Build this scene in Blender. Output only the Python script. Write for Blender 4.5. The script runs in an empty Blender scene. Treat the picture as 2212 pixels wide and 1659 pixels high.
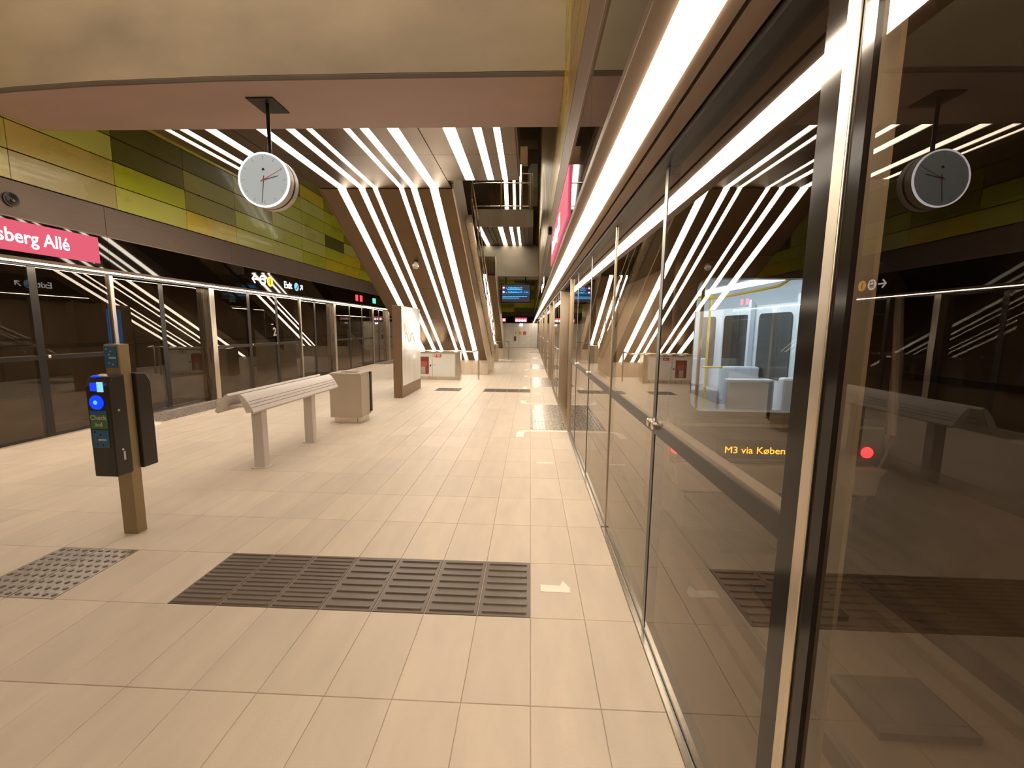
import bpy, bmesh, math, random
from mathutils import Vector, Matrix
random.seed(7)
S = bpy.context.scene
COL = S.collection

# ---------------------------------------------------------------- camera
FPX = 930.0
CM = [[0.999024, 0.016991, -0.040767], [0.042615, -0.128379, 0.990809], [0.011601, -0.99158, -0.128978]]
cam_d = bpy.data.cameras.new('camera'); cam = bpy.data.objects.new('camera', cam_d); COL.objects.link(cam)
cam_d.sensor_width = 36.0; cam_d.sensor_fit = 'HORIZONTAL'; cam_d.lens = FPX / 2212.0 * 36.0
cam_d.clip_start = 0.05; cam_d.clip_end = 200
rm = Matrix(((CM[0][0], -CM[0][1], -CM[0][2]), (CM[1][0], -CM[1][1], -CM[1][2]), (CM[2][0], -CM[2][1], -CM[2][2])))
cam.matrix_world = Matrix.Translation((0, 0, 1.6)) @ rm.to_4x4()
S.camera = cam
def proj(p):
    q = [p[0], p[1], p[2] - 1.6]
    c = [sum(CM[r][k] * q[r] for r in range(3)) for k in range(3)]
    if c[2] < 0.05: return None
    return 1106 + FPX * c[0] / c[2], 829.5 + FPX * c[1] / c[2]

# ---------------------------------------------------------------- world, exposure
w = bpy.data.worlds.new('world'); S.world = w; w.use_nodes = True
w.node_tree.nodes['Background'].inputs[0].default_value = (0.9, 0.7, 0.5, 1)
w.node_tree.nodes['Background'].inputs[1].default_value = 0.01
S.view_settings.view_transform = 'Standard'; S.view_settings.look = 'None'
S.view_settings.gamma = 1; S.view_settings.use_curve_mapping = False
S.view_settings.exposure = 0.28
S.cycles.max_bounces = 9; S.cycles.diffuse_bounces = 5; S.cycles.glossy_bounces = 5
S.cycles.transparent_max_bounces = 24; S.cycles.transmission_bounces = 6
S.cycles.caustics_reflective = False; S.cycles.caustics_refractive = False
S.cycles.sample_clamp_indirect = 5
PSD_LIGHT = 34.0      # strip along the platform doors
ESC_LIGHT = 9.0      # strips under landing and escalators
LAMP = (1.0, 0.82, 0.62)

# ---------------------------------------------------------------- materials
MATS = {}
def nodes(name):
    m = bpy.data.materials.new(name); m.use_nodes = True
    nt = m.node_tree; b = nt.nodes.get('Principled BSDF')
    MATS[name] = m
    return m, nt, b
def mat(name, col, rough=0.5, metal=0.0, spec=0.5, var=0.0, scale=(4, 4, 4), bump=0.0, bscale=40, coat=0.0, detail=4, objcol=False, rnd=0.0):
    m, nt, b = nodes(name)
    b.inputs['Base Color'].default_value = (*col, 1); b.inputs['Roughness'].default_value = rough
    b.inputs['Metallic'].default_value = metal; b.inputs['Specular IOR Level'].default_value = spec
    if coat: b.inputs['Coat Weight'].default_value = coat; b.inputs['Coat Roughness'].default_value = 0.06
    L = nt.links
    src = None
    if objcol:
        oi = nt.nodes.new('ShaderNodeObjectInfo'); src = oi.outputs['Color']
    if var > 0 or bump > 0:
        g = nt.nodes.new('ShaderNodeNewGeometry'); mp = nt.nodes.new('ShaderNodeMapping'); mp.inputs['Scale'].default_value = scale
        L.new(g.outputs['Position'], mp.inputs['Vector'])
    if var > 0:
        n = nt.nodes.new('ShaderNodeTexNoise'); n.inputs['Scale'].default_value = 1; n.inputs['Detail'].default_value = detail
        L.new(mp.outputs[0], n.inputs['Vector'])
        mr = nt.nodes.new('ShaderNodeMapRange'); mr.inputs[1].default_value = 0.25; mr.inputs[2].default_value = 0.75
        mr.inputs[3].default_value = 1 - var; mr.inputs[4].default_value = 1 + var
        L.new(n.outputs['Fac'], mr.inputs[0])
        fac = mr.outputs[0]
        if rnd > 0:
            oi2 = nt.nodes.new('ShaderNodeObjectInfo'); mr2 = nt.nodes.new('ShaderNodeMapRange')
            mr2.inputs[3].default_value = 1 - rnd; mr2.inputs[4].default_value = 1 + rnd
            L.new(oi2.outputs['Random'], mr2.inputs[0])
            mu = nt.nodes.new('ShaderNodeMath'); mu.operation = 'MULTIPLY'; L.new(fac, mu.inputs[0]); L.new(mr2.outputs[0], mu.inputs[1]); fac = mu.outputs[0]
        mx = nt.nodes.new('ShaderNodeMix'); mx.data_type = 'RGBA'; mx.blend_type = 'MULTIPLY'; mx.inputs[0].default_value = 1
        if src is not None: L.new(src, mx.inputs[6])
        else: mx.inputs[6].default_value = (*col, 1)
        L.new(fac, mx.inputs[7]); src = mx.outputs[2]
        mr3 = nt.nodes.new('ShaderNodeMapRange'); mr3.inputs[3].default_value = max(0.02, rough - 0.12); mr3.inputs[4].default_value = min(1, rough + 0.12)
        L.new(n.outputs['Fac'], mr3.inputs[0]); L.new(mr3.outputs[0], b.inputs['Roughness'])
    if src is not None: L.new(src, b.inputs['Base Color'])
    if bump > 0:
        n2 = nt.nodes.new('ShaderNodeTexNoise'); n2.inputs['Scale'].default_value = bscale; n2.inputs['Detail'].default_value = 6
        L.new(g.outputs['Position'], n2.inputs['Vector'])
        bp = nt.nodes.new('ShaderNodeBump'); bp.inputs['Strength'].default_value = bump; bp.inputs['Distance'].default_value = 0.004
        L.new(n2.outputs['Fac'], bp.inputs['Height']); L.new(bp.outputs[0], b.inputs['Normal'])
    return m
def emit(name, col, strength, base=0.03):
    m, nt, b = nodes(name)
    b.inputs['Base Color'].default_value = (base, base, base, 1)
    b.inputs['Specular IOR Level'].default_value = 0.1
    b.inputs['Emission Color'].default_value = (*col, 1); b.inputs['Emission Strength'].default_value = strength
    return m
def glass(name, tint, ior, rough=0.0):
    m, nt, b = nodes(name); nt.nodes.remove(b)
    out = nt.nodes['Material Output']; t = nt.nodes.new('ShaderNodeBsdfTransparent'); t.inputs[0].default_value = (*[c ** 0.5 for c in tint], 1)
    g = nt.nodes.new('ShaderNodeBsdfGlossy'); g.inputs['Roughness'].default_value = rough; g.inputs[0].default_value = (1, 0.95, 0.88, 1)
    f = nt.nodes.new('ShaderNodeFresnel'); f.inputs[0].default_value = ior
    mx = nt.nodes.new('ShaderNodeMixShader')
    # a pane reflects at both of its faces: 2R / (1 + R) on the face the ray enters, nothing more where it leaves
    a = nt.nodes.new('ShaderNodeMath'); a.operation = 'MULTIPLY'; a.inputs[1].default_value = 2
    b1 = nt.nodes.new('ShaderNodeMath'); b1.operation = 'ADD'; b1.inputs[1].default_value = 1
    dv = nt.nodes.new('ShaderNodeMath'); dv.operation = 'DIVIDE'
    ge = nt.nodes.new('ShaderNodeNewGeometry'); iv = nt.nodes.new('ShaderNodeMath'); iv.operation = 'SUBTRACT'; iv.inputs[0].default_value = 1
    mu = nt.nodes.new('ShaderNodeMath'); mu.operation = 'MULTIPLY'
    nt.links.new(f.outputs[0], a.inputs[0]); nt.links.new(f.outputs[0], b1.inputs[0]); nt.links.new(a.outputs[0], dv.inputs[0]); nt.links.new(b1.outputs[0], dv.inputs[1])
    nt.links.new(ge.outputs['Backfacing'], iv.inputs[1]); nt.links.new(dv.outputs[0], mu.inputs[0]); nt.links.new(iv.outputs[0], mu.inputs[1])
    nt.links.new(mu.outputs[0], mx.inputs[0]); nt.links.new(t.outputs[0], mx.inputs[1]); nt.links.new(g.outputs[0], mx.inputs[2])
    nt.links.new(mx.outputs[0], out.inputs[0])
    return m

mat('floor_tile', (0.56, 0.475, 0.385), 0.5, var=0.085, scale=(8, 2.0, 4), bump=0.25, bscale=90, rnd=0.05, detail=9, spec=0.4)
mat('grout', (0.47, 0.39, 0.31), 0.8)
mat('tactile', (0.118, 0.088, 0.066), 0.42, var=0.12, scale=(20, 20, 20), bump=0.1, rnd=0.08)
mat('tactile_gray', (0.19, 0.155, 0.13), 0.28, var=0.12, scale=(20, 20, 20))
mat('white_paint', (0.82, 0.76, 0.66), 0.5)
mat('concrete', (0.46, 0.385, 0.285), 0.75, var=0.24, scale=(0.8, 0.8, 1.5), bump=0.15, bscale=14, detail=8)
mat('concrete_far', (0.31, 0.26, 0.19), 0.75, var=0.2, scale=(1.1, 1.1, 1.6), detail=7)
mat('concrete_floor_lit', (0.42, 0.31, 0.27), 0.7, var=0.07, scale=(0.7, 1.6, 1))  # same beam concrete; floor bounce light on the underside is painted in as mauve
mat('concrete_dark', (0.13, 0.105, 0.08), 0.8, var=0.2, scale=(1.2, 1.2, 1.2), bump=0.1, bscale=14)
mat('track_concrete', (0.24, 0.165, 0.10), 0.8, var=0.25, scale=(3, 1.2, 3), bump=0.2, bscale=10)
mat('rail_steel', (0.20, 0.13, 0.08), 0.45, metal=0.7, var=0.2)
mat('steel', (0.66, 0.58, 0.48), 0.30, metal=1.0, var=0.06, scale=(30, 30, 1.5))
mat('steel_bright', (0.80, 0.73, 0.64), 0.22, metal=1.0)
mat('totem_metal', (0.27, 0.18, 0.11), 0.4, metal=0.8, var=0.08)
mat('brown_metal', (0.15, 0.098, 0.053), 0.36, metal=0.9, var=0.1, scale=(3, 3, 3))
mat('soffit_metal', (0.25, 0.175, 0.125), 0.42, metal=0.35, var=0.1, scale=(5, 3, 5))
mat('header_side', (0.40, 0.30, 0.23), 0.5, metal=0.2)
mat('black', (0.012, 0.009, 0.007), 0.35)
mat('black_frit', (0.012, 0.009, 0.007), 0.12, spec=0.4)
mat('black_plastic', (0.018, 0.013, 0.010), 0.30, bump=0.08, bscale=400)
mat('black_glass', (0.006, 0.004, 0.003), 0.03, spec=0.75)
mat('panel', (0.4, 0.35, 0.05), 0.30, var=0.06, scale=(2, 1, 2), objcol=True, coat=0.22)
mat('panel_gap', (0.03, 0.025, 0.008), 0.8)
mat('perforated', (0.225, 0.165, 0.13), 0.55, metal=0.3, var=0.12, scale=(1, 6, 160))
mat('bench_paint', (0.60, 0.54, 0.50), 0.42, var=0.04)
mat('bin_paint', (0.42, 0.355, 0.275), 0.45, var=0.05)
mat('dark_slot', (0.02, 0.015, 0.012), 0.6)
mat('white_panel', (0.72, 0.70, 0.66), 0.16, var=0.05, scale=(1, 5, 1))
mat('end_wall', (0.84, 0.83, 0.78), 0.25, var=0.05)
mat('clock_case', (0.55, 0.50, 0.46), 0.35)
mat('red_paint', (0.62, 0.05, 0.05), 0.4)
mat('hose_red', (0.40, 0.10, 0.08), 0.4)
mat('yellow_paint', (0.75, 0.42, 0.02), 0.4)
mat('dark_red', (0.22, 0.05, 0.045), 0.4)
mat('green_label', (0.05, 0.16, 0.04), 0.4)
mat('blue_label', (0.015, 0.10, 0.20), 0.4)
mat('label_ink', (0.45, 0.45, 0.40), 0.5)
mat('train_body', (0.50, 0.44, 0.37), 0.35, var=0.05)
mat('train_dark', (0.10, 0.078, 0.058), 0.3)
mat('train_inside', (0.62, 0.66, 0.72), 0.5, var=0.04)
mat('train_seat', (0.40, 0.40, 0.42), 0.6)
mat('train_floor', (0.10, 0.09, 0.085), 0.6)
mat('train_window', (0.05, 0.05, 0.042), 0.06, spec=0.7)
mat('pole_yellow', (0.75, 0.45, 0.03), 0.35)
mat('screen_black', (0.012, 0.01, 0.012), 0.2)
emit('psd_lamp', LAMP, PSD_LIGHT)
emit('esc_lamp', (1.0, 0.88, 0.72), ESC_LIGHT)
mat('bronze', (0.46, 0.34, 0.13), 0.34, metal=0.9, var=0.28, scale=(3, 9, 0.25))
mat('steel_satin', (0.66, 0.56, 0.44), 0.42, metal=0.35, var=0.12, scale=(6, 6, 0.5))
mat('post_steel', (0.50, 0.42, 0.33), 0.32, metal=0.9, var=0.06, scale=(30, 30, 1.5))
mat('column_paint', (0.48, 0.41, 0.32), 0.5)
mat('lit_rail_top', (0.42, 0.36, 0.29), 0.5)
mat('post_bronze', (0.30, 0.225, 0.125), 0.42, metal=0.6, var=0.1)
emit('fill_spot_lens', (1.0, 0.84, 0.62), 60.0)  # glow of the fill spots added out of view; near variant below
emit('near_fill_spot_lens', (1.0, 0.83, 0.63), 72.0)
emit('pink_sign', (0.80, 0.105, 0.175), 0.80)
emit('end_lamp', (1.0, 0.92, 0.8), 30.0)
emit('white_text', (1.0, 0.93, 0.90), 2.2)
emit('orange_text', (1.0, 0.42, 0.04), 2.0)
emit('led_orange', (1.0, 0.36, 0.02), 3.2)
emit('red_lamp', (1.0, 0.02, 0.03), 4.5)
emit('teal_lamp', (0.10, 0.75, 0.62), 1.4)
emit('blue_lamp', (0.0, 0.045, 1.0), 0.95)
emit('cyan_lamp', (0.08, 0.60, 1.0), 1.0)
emit('blue_screen', (0.02, 0.16, 0.40), 2.2)
emit('light_blue_screen', (0.25, 0.65, 0.85), 0.95)
emit('screen_text', (0.06, 0.42, 0.95), 1.6)
emit('screen_grey', (0.035, 0.03, 0.035), 1.0)
emit('screen_blue_row', (0.012, 0.055, 0.13), 1.0)
emit('magenta_dot', (0.65, 0.15, 0.45), 1.2)
emit('clock_face', (0.74, 0.88, 0.93), 0.27, 0.4)
emit('clock_ring', (1.0, 0.95, 1.0), 3.0)
emit('train_lamp', (0.66, 0.83, 1.0), 24.0)
mat('hand_dark', (0.05, 0.045, 0.04), 0.5)
mat('hand_red', (0.75, 0.13, 0.09), 0.5)
glass('glass', (0.70, 0.64, 0.55), 1.44)
glass('clear_glass', (0.92, 0.91, 0.88), 1.5)
mat('stripe_cover', (0.5, 0.45, 0.4), 0.4)

# ---------------------------------------------------------------- builders
WL = {}
def wloc(o): return WL.get(o, Vector((0, 0, 0))) if o is not None else Vector((0, 0, 0))
class MB:
    def __init__(s): s.v = []; s.f = []
    def add(s, vs, fs):
        k = len(s.v); s.v += [Vector(p) for p in vs]; s.f += [tuple(i + k for i in f) for f in fs]; return s
    def box(s, x0, x1, y0, y1, z0, z1):
        x0, x1 = min(x0, x1), max(x0, x1); y0, y1 = min(y0, y1), max(y0, y1); z0, z1 = min(z0, z1), max(z0, z1)
        return s.add([(x0, y0, z0), (x1, y0, z0), (x1, y1, z0), (x0, y1, z0), (x0, y0, z1), (x1, y0, z1), (x1, y1, z1), (x0, y1, z1)],
                     [(0, 3, 2, 1), (4, 5, 6, 7), (0, 1, 5, 4), (1, 2, 6, 5), (2, 3, 7, 6), (3, 0, 4, 7)])
    def prism(s, pts, d):
        n = len(pts); a = [Vector(p) for p in pts]; d = Vector(d); b = [p + d for p in a]
        fs = [tuple(range(n))[::-1], tuple(range(n, 2 * n))] + [(i, (i + 1) % n, n + (i + 1) % n, n + i) for i in range(n)]
        return s.add(a + b, fs)
    def tube(s, pts, r, seg=10):
        pts = [Vector(p) for p in pts]
        rings = []
        for i, p in enumerate(pts):
            t = (pts[min(i + 1, len(pts) - 1)] - pts[max(i - 1, 0)]).normalized()
            u = t.cross(Vector((0, 0, 1)))
            if u.length < 0.05: u = t.cross(Vector((1, 0, 0)))
            u.normalize(); v = t.cross(u)
            rings.append([p + r * (math.cos(2 * math.pi * k / seg) * u + math.sin(2 * math.pi * k / seg) * v) for k in range(seg)])
        vs = [q for rg in rings for q in rg]; fs = []
        for i in range(len(rings) - 1):
            for k in range(seg):
                a = i * seg + k; b = i * seg + (k + 1) % seg
                fs.append((a, b, b + seg, a + seg))
        fs.append(tuple(range(seg))[::-1]); fs.append(tuple(range(len(vs) - seg, len(vs))))
        return s.add(vs, fs)
    def lathe(s, c, axis, prof, seg=32):
        """prof: (distance along axis, radius)"""
        c = Vector(c); ax = Vector(axis).normalized(); u = ax.cross(Vector((0, 0, 1)))
        if u.length < 0.05: u = Vector((1, 0, 0))
        u.normalize(); v = ax.cross(u); vs = []; fs = []
        for d, r in prof:
            for k in range(seg):
                a = 2 * math.pi * k / seg; vs.append(c + ax * d + r * (math.cos(a) * u + math.sin(a) * v))
        for i in range(len(prof) - 1):
            for k in range(seg):
                a = i * seg + k; b = i * seg + (k + 1) % seg; fs.append((a, b, b + seg, a + seg))
        fs.append(tuple(range(seg))[::-1]); fs.append(tuple(range(len(vs) - seg, len(vs))))
        return s.add(vs, fs)
    def build(s, name, m, parent=None, bevel=0.0, smooth=False, kind=None, label=None, col=None):
        off = wloc(parent)
        me = bpy.data.meshes.new(name); me.from_pydata([tuple(p - off) for p in s.v], [], s.f)
        if bevel > 0:
            bm = bmesh.new(); bm.from_mesh(me)
            bmesh.ops.bevel(bm, geom=[e for e in bm.edges if len(e.link_faces) == 2 and e.calc_face_angle(0) > 0.5], offset=bevel, segments=2, profile=0.5, affect='EDGES')
            bm.to_mesh(me); bm.free()
        bm = bmesh.new(); bm.from_mesh(me); bmesh.ops.recalc_face_normals(bm, faces=bm.faces); bm.to_mesh(me); bm.free()
        if smooth:
            for p in me.polygons: p.use_smooth = True
            try: me.set_sharp_from_angle(angle=math.radians(35))
            except Exception: pass
        me.materials.append(MATS[m])
        return link(name, me, parent, kind, label, col)
def link(name, me, parent=None, kind=None, label=None, col=None, loc=None):
    o = bpy.data.objects.new(name, me); COL.objects.link(o)
    if parent is not None: o.parent = parent
    WL[o] = wloc(parent)
    if loc is not None: o.location = Vector(loc) - wloc(parent)
    if kind: o['kind'] = kind
    if label: o['label'] = label
    if col: o.color = (*col, 1)
    return o
def thing(name, label, cat, loc=(0, 0, 0), group=None):
    o = bpy.data.objects.new(name, None); COL.objects.link(o); o.location = loc; WL[o] = Vector(loc)
    o.empty_display_size = 0.1
    return tag(o, label, cat, group)
def tag(o, label, cat, group=None):
    o['label'] = label; o['category'] = cat
    if group: o['group'] = group
    return o
def struct(name, label=None):
    o = bpy.data.objects.new(name, None); COL.objects.link(o); WL[o] = Vector((0, 0, 0)); o['kind'] = 'structure'
    if label: o['label'] = label
    return o
def sbuild(mb, name, m, label=None, **k):
    o = mb.build(name, m, None, kind='structure', label=label, **k); return o
def B(*a): return MB().box(*a)
def text(s, name, m, parent, size, pos, xd, yd, align='LEFT', bold=0.0, ext=0.002, sx=1.0):
    cu = bpy.data.curves.new(name, 'FONT'); cu.body = s; cu.size = size; cu.align_x = align; cu.align_y = 'CENTER'
    cu.extrude = ext; cu.offset = bold; cu.resolution_u = 3
    tmp = bpy.data.objects.new(name + '_tmp', cu); COL.objects.link(tmp)
    dg = bpy.context.evaluated_depsgraph_get(); me = bpy.data.meshes.new_from_object(tmp.evaluated_get(dg))
    bpy.data.objects.remove(tmp); bpy.data.curves.remove(cu)
    xd = Vector(xd).normalized(); yd = Vector(yd).normalized(); zd = xd.cross(yd)
    mt = Matrix((( xd[0] * sx, yd[0], zd[0]), (xd[1] * sx, yd[1], zd[1]), (xd[2] * sx, yd[2], zd[2]))).to_4x4()
    me.transform(Matrix.Translation(Vector(pos) - wloc(parent)) @ mt)
    me.materials.clear(); me.materials.append(MATS[m])
    return link(name, me, parent)
ORD = ['first', 'second', 'third', 'fourth', 'fifth', 'sixth', 'seventh', 'eighth', 'ninth', 'tenth', 'eleventh', 'twelfth']

GR, GL = 0.63, -6.73          # glass planes
HR, HL = 0.285, -6.385        # header faces
YB, YE = -10.0, 36.0          # hall ends
def mx(side, x): return x if side == 'right' else -6.1 - x

#======================================================= LARGE STRUCTURE
# ---- floor with tiles
floor = sbuild(B(-6.73, 0.60, YB, YE, -0.30, -0.006), 'floor', 'grout', 'pale beige stone platform floor')
cols = [0.60, 0.327, 0.027] + [0.027 - 0.3 * k for k in range(1, 8)] + [-2.4165, -2.76, -3.045, -3.33]
x = -3.33
while x > -6.35: x -= 0.3; cols.append(x)
cols[-1] = -6.66
rows = []
y = 1.65
while y > YB + 0.565: y -= 0.565
while y < YE: rows.append(y); y += 0.565
def near(a, b): return abs(a - b) < 0.02
R0 = 2.215
skip_zones = [(0.027, 0.60, 6.735, 8.995), (0.027, 0.60, 11.82, 14.08), (0.027, 0.60, 16.905, 19.165), (0.027, 0.60, 22.555, 24.25), (0.027, 0.60, 27.64, 29.335),
              (-2.073, 0.027, R0, R0 + 0.565), (-3.33, -2.76, R0, R0 + 0.565), (-1.173, 0.027, 10.69, 11.255), (-2.4165, -1.773, 10.69, 11.255),
              (-6.66, -6.03, 6.735, 8.995), (-6.66, -6.03, 12.385, 14.645), (-6.66, -6.03, 18.035, 20.295)]
cells = []
for i in range(len(cols) - 1):
    for yy in rows:
        cx, cy = (cols[i] + cols[i + 1]) / 2, yy + 0.2825
        if any(a < cx < b and c < cy < d for a, b, c, d in skip_zones): continue
        hw = (cols[i] - cols[i + 1]) / 2
        ps = [proj((cx + sx * hw, cy + sy * 0.2825, 0)) for sx, sy in ((-1, -1), (1, -1), (1, 1), (-1, 1))]
        area = 0
        if None not in ps and any(0 <= p[0] <= 2212 and 0 <= p[1] <= 1659 for p in ps):
            area = abs(sum(ps[k][0] * ps[(k + 1) % 4][1] - ps[(k + 1) % 4][0] * ps[k][1] for k in range(4))) / 2
        cells.append((area, cx, cy, hw))
cells.sort(reverse=True)
def tile_mesh(hw, hd=0.2825, m='floor_tile', t=0.006, gap=0.0011, bev=0.0018):
    a, b = hw - gap, hd - gap; c, d = a - bev, b - bev
    me = bpy.data.meshes.new('tile')
    v = [(-a, -b, -t), (a, -b, -t), (a, b, -t), (-a, b, -t), (-a, -b, -bev), (a, -b, -bev), (a, b, -bev), (-a, b, -bev), (-c, -d, 0), (c, -d, 0), (c, d, 0), (-c, d, 0)]
    f = [(0, 1, 5, 4), (1, 2, 6, 5), (2, 3, 7, 6), (3, 0, 4, 7), (4, 5, 9, 8), (5, 6, 10, 9), (6, 7, 11, 10), (7, 4, 8, 11), (8, 9, 10, 11)]
    me.from_pydata(v, [], f); me.materials.append(MATS[m]); return me
tm = {}
rest = MB()
for k, (area, cx, cy, hw) in enumerate(cells):
    key = round(hw, 4)
    if key not in tm: tm[key] = tile_mesh(hw)
    if k < 296:
        link('tile', tm[key], floor, loc=(cx, cy, random.uniform(-0.0006, 0.0)))
    else:
        off = Vector((cx, cy, 0)); rest.add([v.co + off for v in tm[key].vertices], [tuple(p.vertices) for p in tm[key].polygons])
rest.build('tile', 'floor_tile', floor, kind='stuff')

# ---- left and right walls above the doors: perforated band, coloured panels
LIME, PALE, GOLD, OLIVE, DARK, YEL = (0.56, 0.62, 0.015), (0.66, 0.68, 0.13), (0.66, 0.50, 0.08), (0.30, 0.30, 0.012), (0.13, 0.12, 0.010), (0.72, 0.58, 0.01)
special = {(0, 6): LIME, (0, 5): PALE, (1, 5): GOLD, (2, 5): PALE, (0, 7): PALE, (1, 7): LIME, (2, 6): OLIVE, (0, 6.5): LIME}
colsY0 = 5.29 - 1.37 * 8
for side in ('left', 'right'):
    X = lambda v: mx(side, v)
    wl = sbuild(B(X(0.325), X(0.63), YB, YE, 2.9, 11.0), 'wall_' + side, 'panel_gap', 'station wall above the %s platform doors, clad in yellow green panels' % side)
    y = YB
    while y < YE:
        y1 = min(y + 2.74, YE)
        if side == 'left': pb = 0.31
        else: pb = 0.31
        B(X(0.29), X(0.325), y + 0.004, y1 - 0.004, 2.895, 3.325).build('perforated_panel', 'perforated', wl)
        y += 2.74
    stuffp = MB()
    for r in range(20):
        for c in range(36):
            ya = colsY0 + 1.37 * c; yb2 = ya + 1.37
            if ya < YB or yb2 > YE: continue
            za = 3.335 + 0.355 * r; zb = za + 0.355
            if zb > 10.9: continue
            q = random.random()
            colr = LIME if q < 0.25 else PALE if q < 0.42 else GOLD if q < 0.55 else OLIVE if q < 0.75 else DARK if q < 0.82 else YEL
            if side == 'left':
                fix = {(0, 7): (0.60, 0.52, 0.14), (1, 7): (0.60, 0.54, 0.09), (0, 8): (0.58, 0.50, 0.20), (1, 8): (0.64, 0.52, 0.12), (2, 8): PALE, (0, 9): PALE, (1, 9): LIME, (2, 9): DARK, (3, 9): DARK,
                       (0, 10): (0.76, 0.60, 0.01), (1, 10): OLIVE, (2, 10): OLIVE, (3, 10): DARK, (0, 11): PALE, (1, 11): LIME, (2, 11): OLIVE, (3, 11): OLIVE, (0, 12): PALE, (1, 12): LIME, (0, 13): LIME}
                colr = fix.get((r, c), colr)
            else:
                colr = tuple(v * f for v, f in zip(colr, (0.75, 0.62, 0.9)))
            bx = (X(0.29), X(0.312), ya + 0.004, yb2 - 0.004, za + 0.008, zb - 0.008)
            if r < 6 and 4.0 < yb2 < 32 or (side == 'right' and r < 9 and 4 < yb2 < 20):
                B(*bx).build('panel', 'bronze' if side == 'right' and ya > 5.0 else 'panel', wl, col=colr)
            else: stuffp.box(*bx)
    stuffp.build('panel', 'bronze' if side == 'right' else 'panel', wl, kind='stuff', col=(0.27, 0.22, 0.05))

# ---- concrete beams, ceilings, end walls
PL = [(-6.39, 4.86), (-5.6, 4.75), (-4.6, 4.66), (-3.2, 4.60), (-1.5, 4.585), (0.29, 4.58)]
def plan(dy, z0, z1, xr=0.29):
    p = [(x, y + dy, z0) for x, y in PL]; p[-1] = (xr, 4.58 + dy, z0)
    return MB().prism(p + [(xr, 5.69, z0), (-6.39, 5.69, z0)], (0, 0, z1 - z0))
bm1 = sbuild(plan(0, 4.10, 10.9), 'beam', 'concrete', 'deep pale concrete beam crossing overhead nearest the camera')
plan(0.004, 4.065, 4.10, 0.63).build('beam_underside', 'concrete_floor_lit', bm1)
MB().prism([(x, y - 0.012, 4.052) for x, y in PL] + [(x, y + 0.012, 4.052) for x, y in PL[::-1]], (0, 0, 0.032)).build('drip_edge', 'concrete_dark', bm1)
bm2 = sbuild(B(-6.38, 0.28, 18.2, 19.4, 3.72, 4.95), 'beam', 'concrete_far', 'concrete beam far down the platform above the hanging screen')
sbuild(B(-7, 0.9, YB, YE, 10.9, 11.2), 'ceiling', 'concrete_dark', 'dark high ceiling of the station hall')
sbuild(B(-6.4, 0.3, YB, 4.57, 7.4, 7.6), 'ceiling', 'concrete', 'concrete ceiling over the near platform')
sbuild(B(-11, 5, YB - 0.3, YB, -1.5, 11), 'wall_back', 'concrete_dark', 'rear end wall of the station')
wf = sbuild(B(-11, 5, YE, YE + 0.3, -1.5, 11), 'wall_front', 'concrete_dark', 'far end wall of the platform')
for k, (a, b) in enumerate([(-6.4, -4.6), (-4.59, -3.2), (-3.19, -2.12), (-2.11, -1.42), (-1.41, -0.95), (-0.94, 0.05), (0.06, 0.6)]):
    B(a, b, YE - 0.05, YE, 0.02, 2.0).build('white_wall_panel', 'end_wall', wf)
for r in range(8):
    for c in range(4):
        q = random.choice([OLIVE, OLIVE, LIME, DARK])
        B(-6.38 + 1.67 * c, -6.38 + 1.67 * c + 1.655, YE - 0.06, YE - 0.02, 2.9 + 0.36 * r, 3.25 + 0.36 * r).build('panel', 'panel', wf, col=q)
B(-6.4, 0.6, YE - 0.07, YE, 2.02, 2.52).build('black_band', 'black_glass', wf)
for side in ('left', 'right'):
    X = lambda v: mx(side, v)
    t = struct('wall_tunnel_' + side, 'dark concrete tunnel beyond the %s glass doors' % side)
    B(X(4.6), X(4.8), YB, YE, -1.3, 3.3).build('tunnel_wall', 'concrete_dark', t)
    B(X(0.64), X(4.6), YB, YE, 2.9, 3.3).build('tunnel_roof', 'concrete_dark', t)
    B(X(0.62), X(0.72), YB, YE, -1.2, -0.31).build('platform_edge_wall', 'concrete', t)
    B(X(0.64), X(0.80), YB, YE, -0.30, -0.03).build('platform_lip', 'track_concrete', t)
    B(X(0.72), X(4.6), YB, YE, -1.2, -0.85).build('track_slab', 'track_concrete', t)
    for rx in (1.73, 3.17):
        B(X(rx - 0.16), X(rx + 0.16), YB, YE, -0.85, -0.77).build('rail_plinth', 'track_concrete', t)
        B(X(rx - 0.035), X(rx + 0.035), YB, YE, -0.77, -0.64).build('track_rail', 'rail_steel', t)
    B(X(4.2), X(4.6), YB, YE, -0.85, 0.05).build('walkway', 'track_concrete', t)
    B(X(0.95), X(1.25), YB, YE, -0.85, -0.74).build('cable_trough', 'track_concrete', t)
    for k in range(12):
        B(X(2.15), X(2.75), -2 + k * 1.1, -1.55 + k * 1.1, -0.85, -0.80).build('drain_cover', 'rail_steel', t)
    B(X(4.52), X(4.6), YB, YE, 1.05, 1.12).build('wall_cable', 'black', t)

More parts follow.
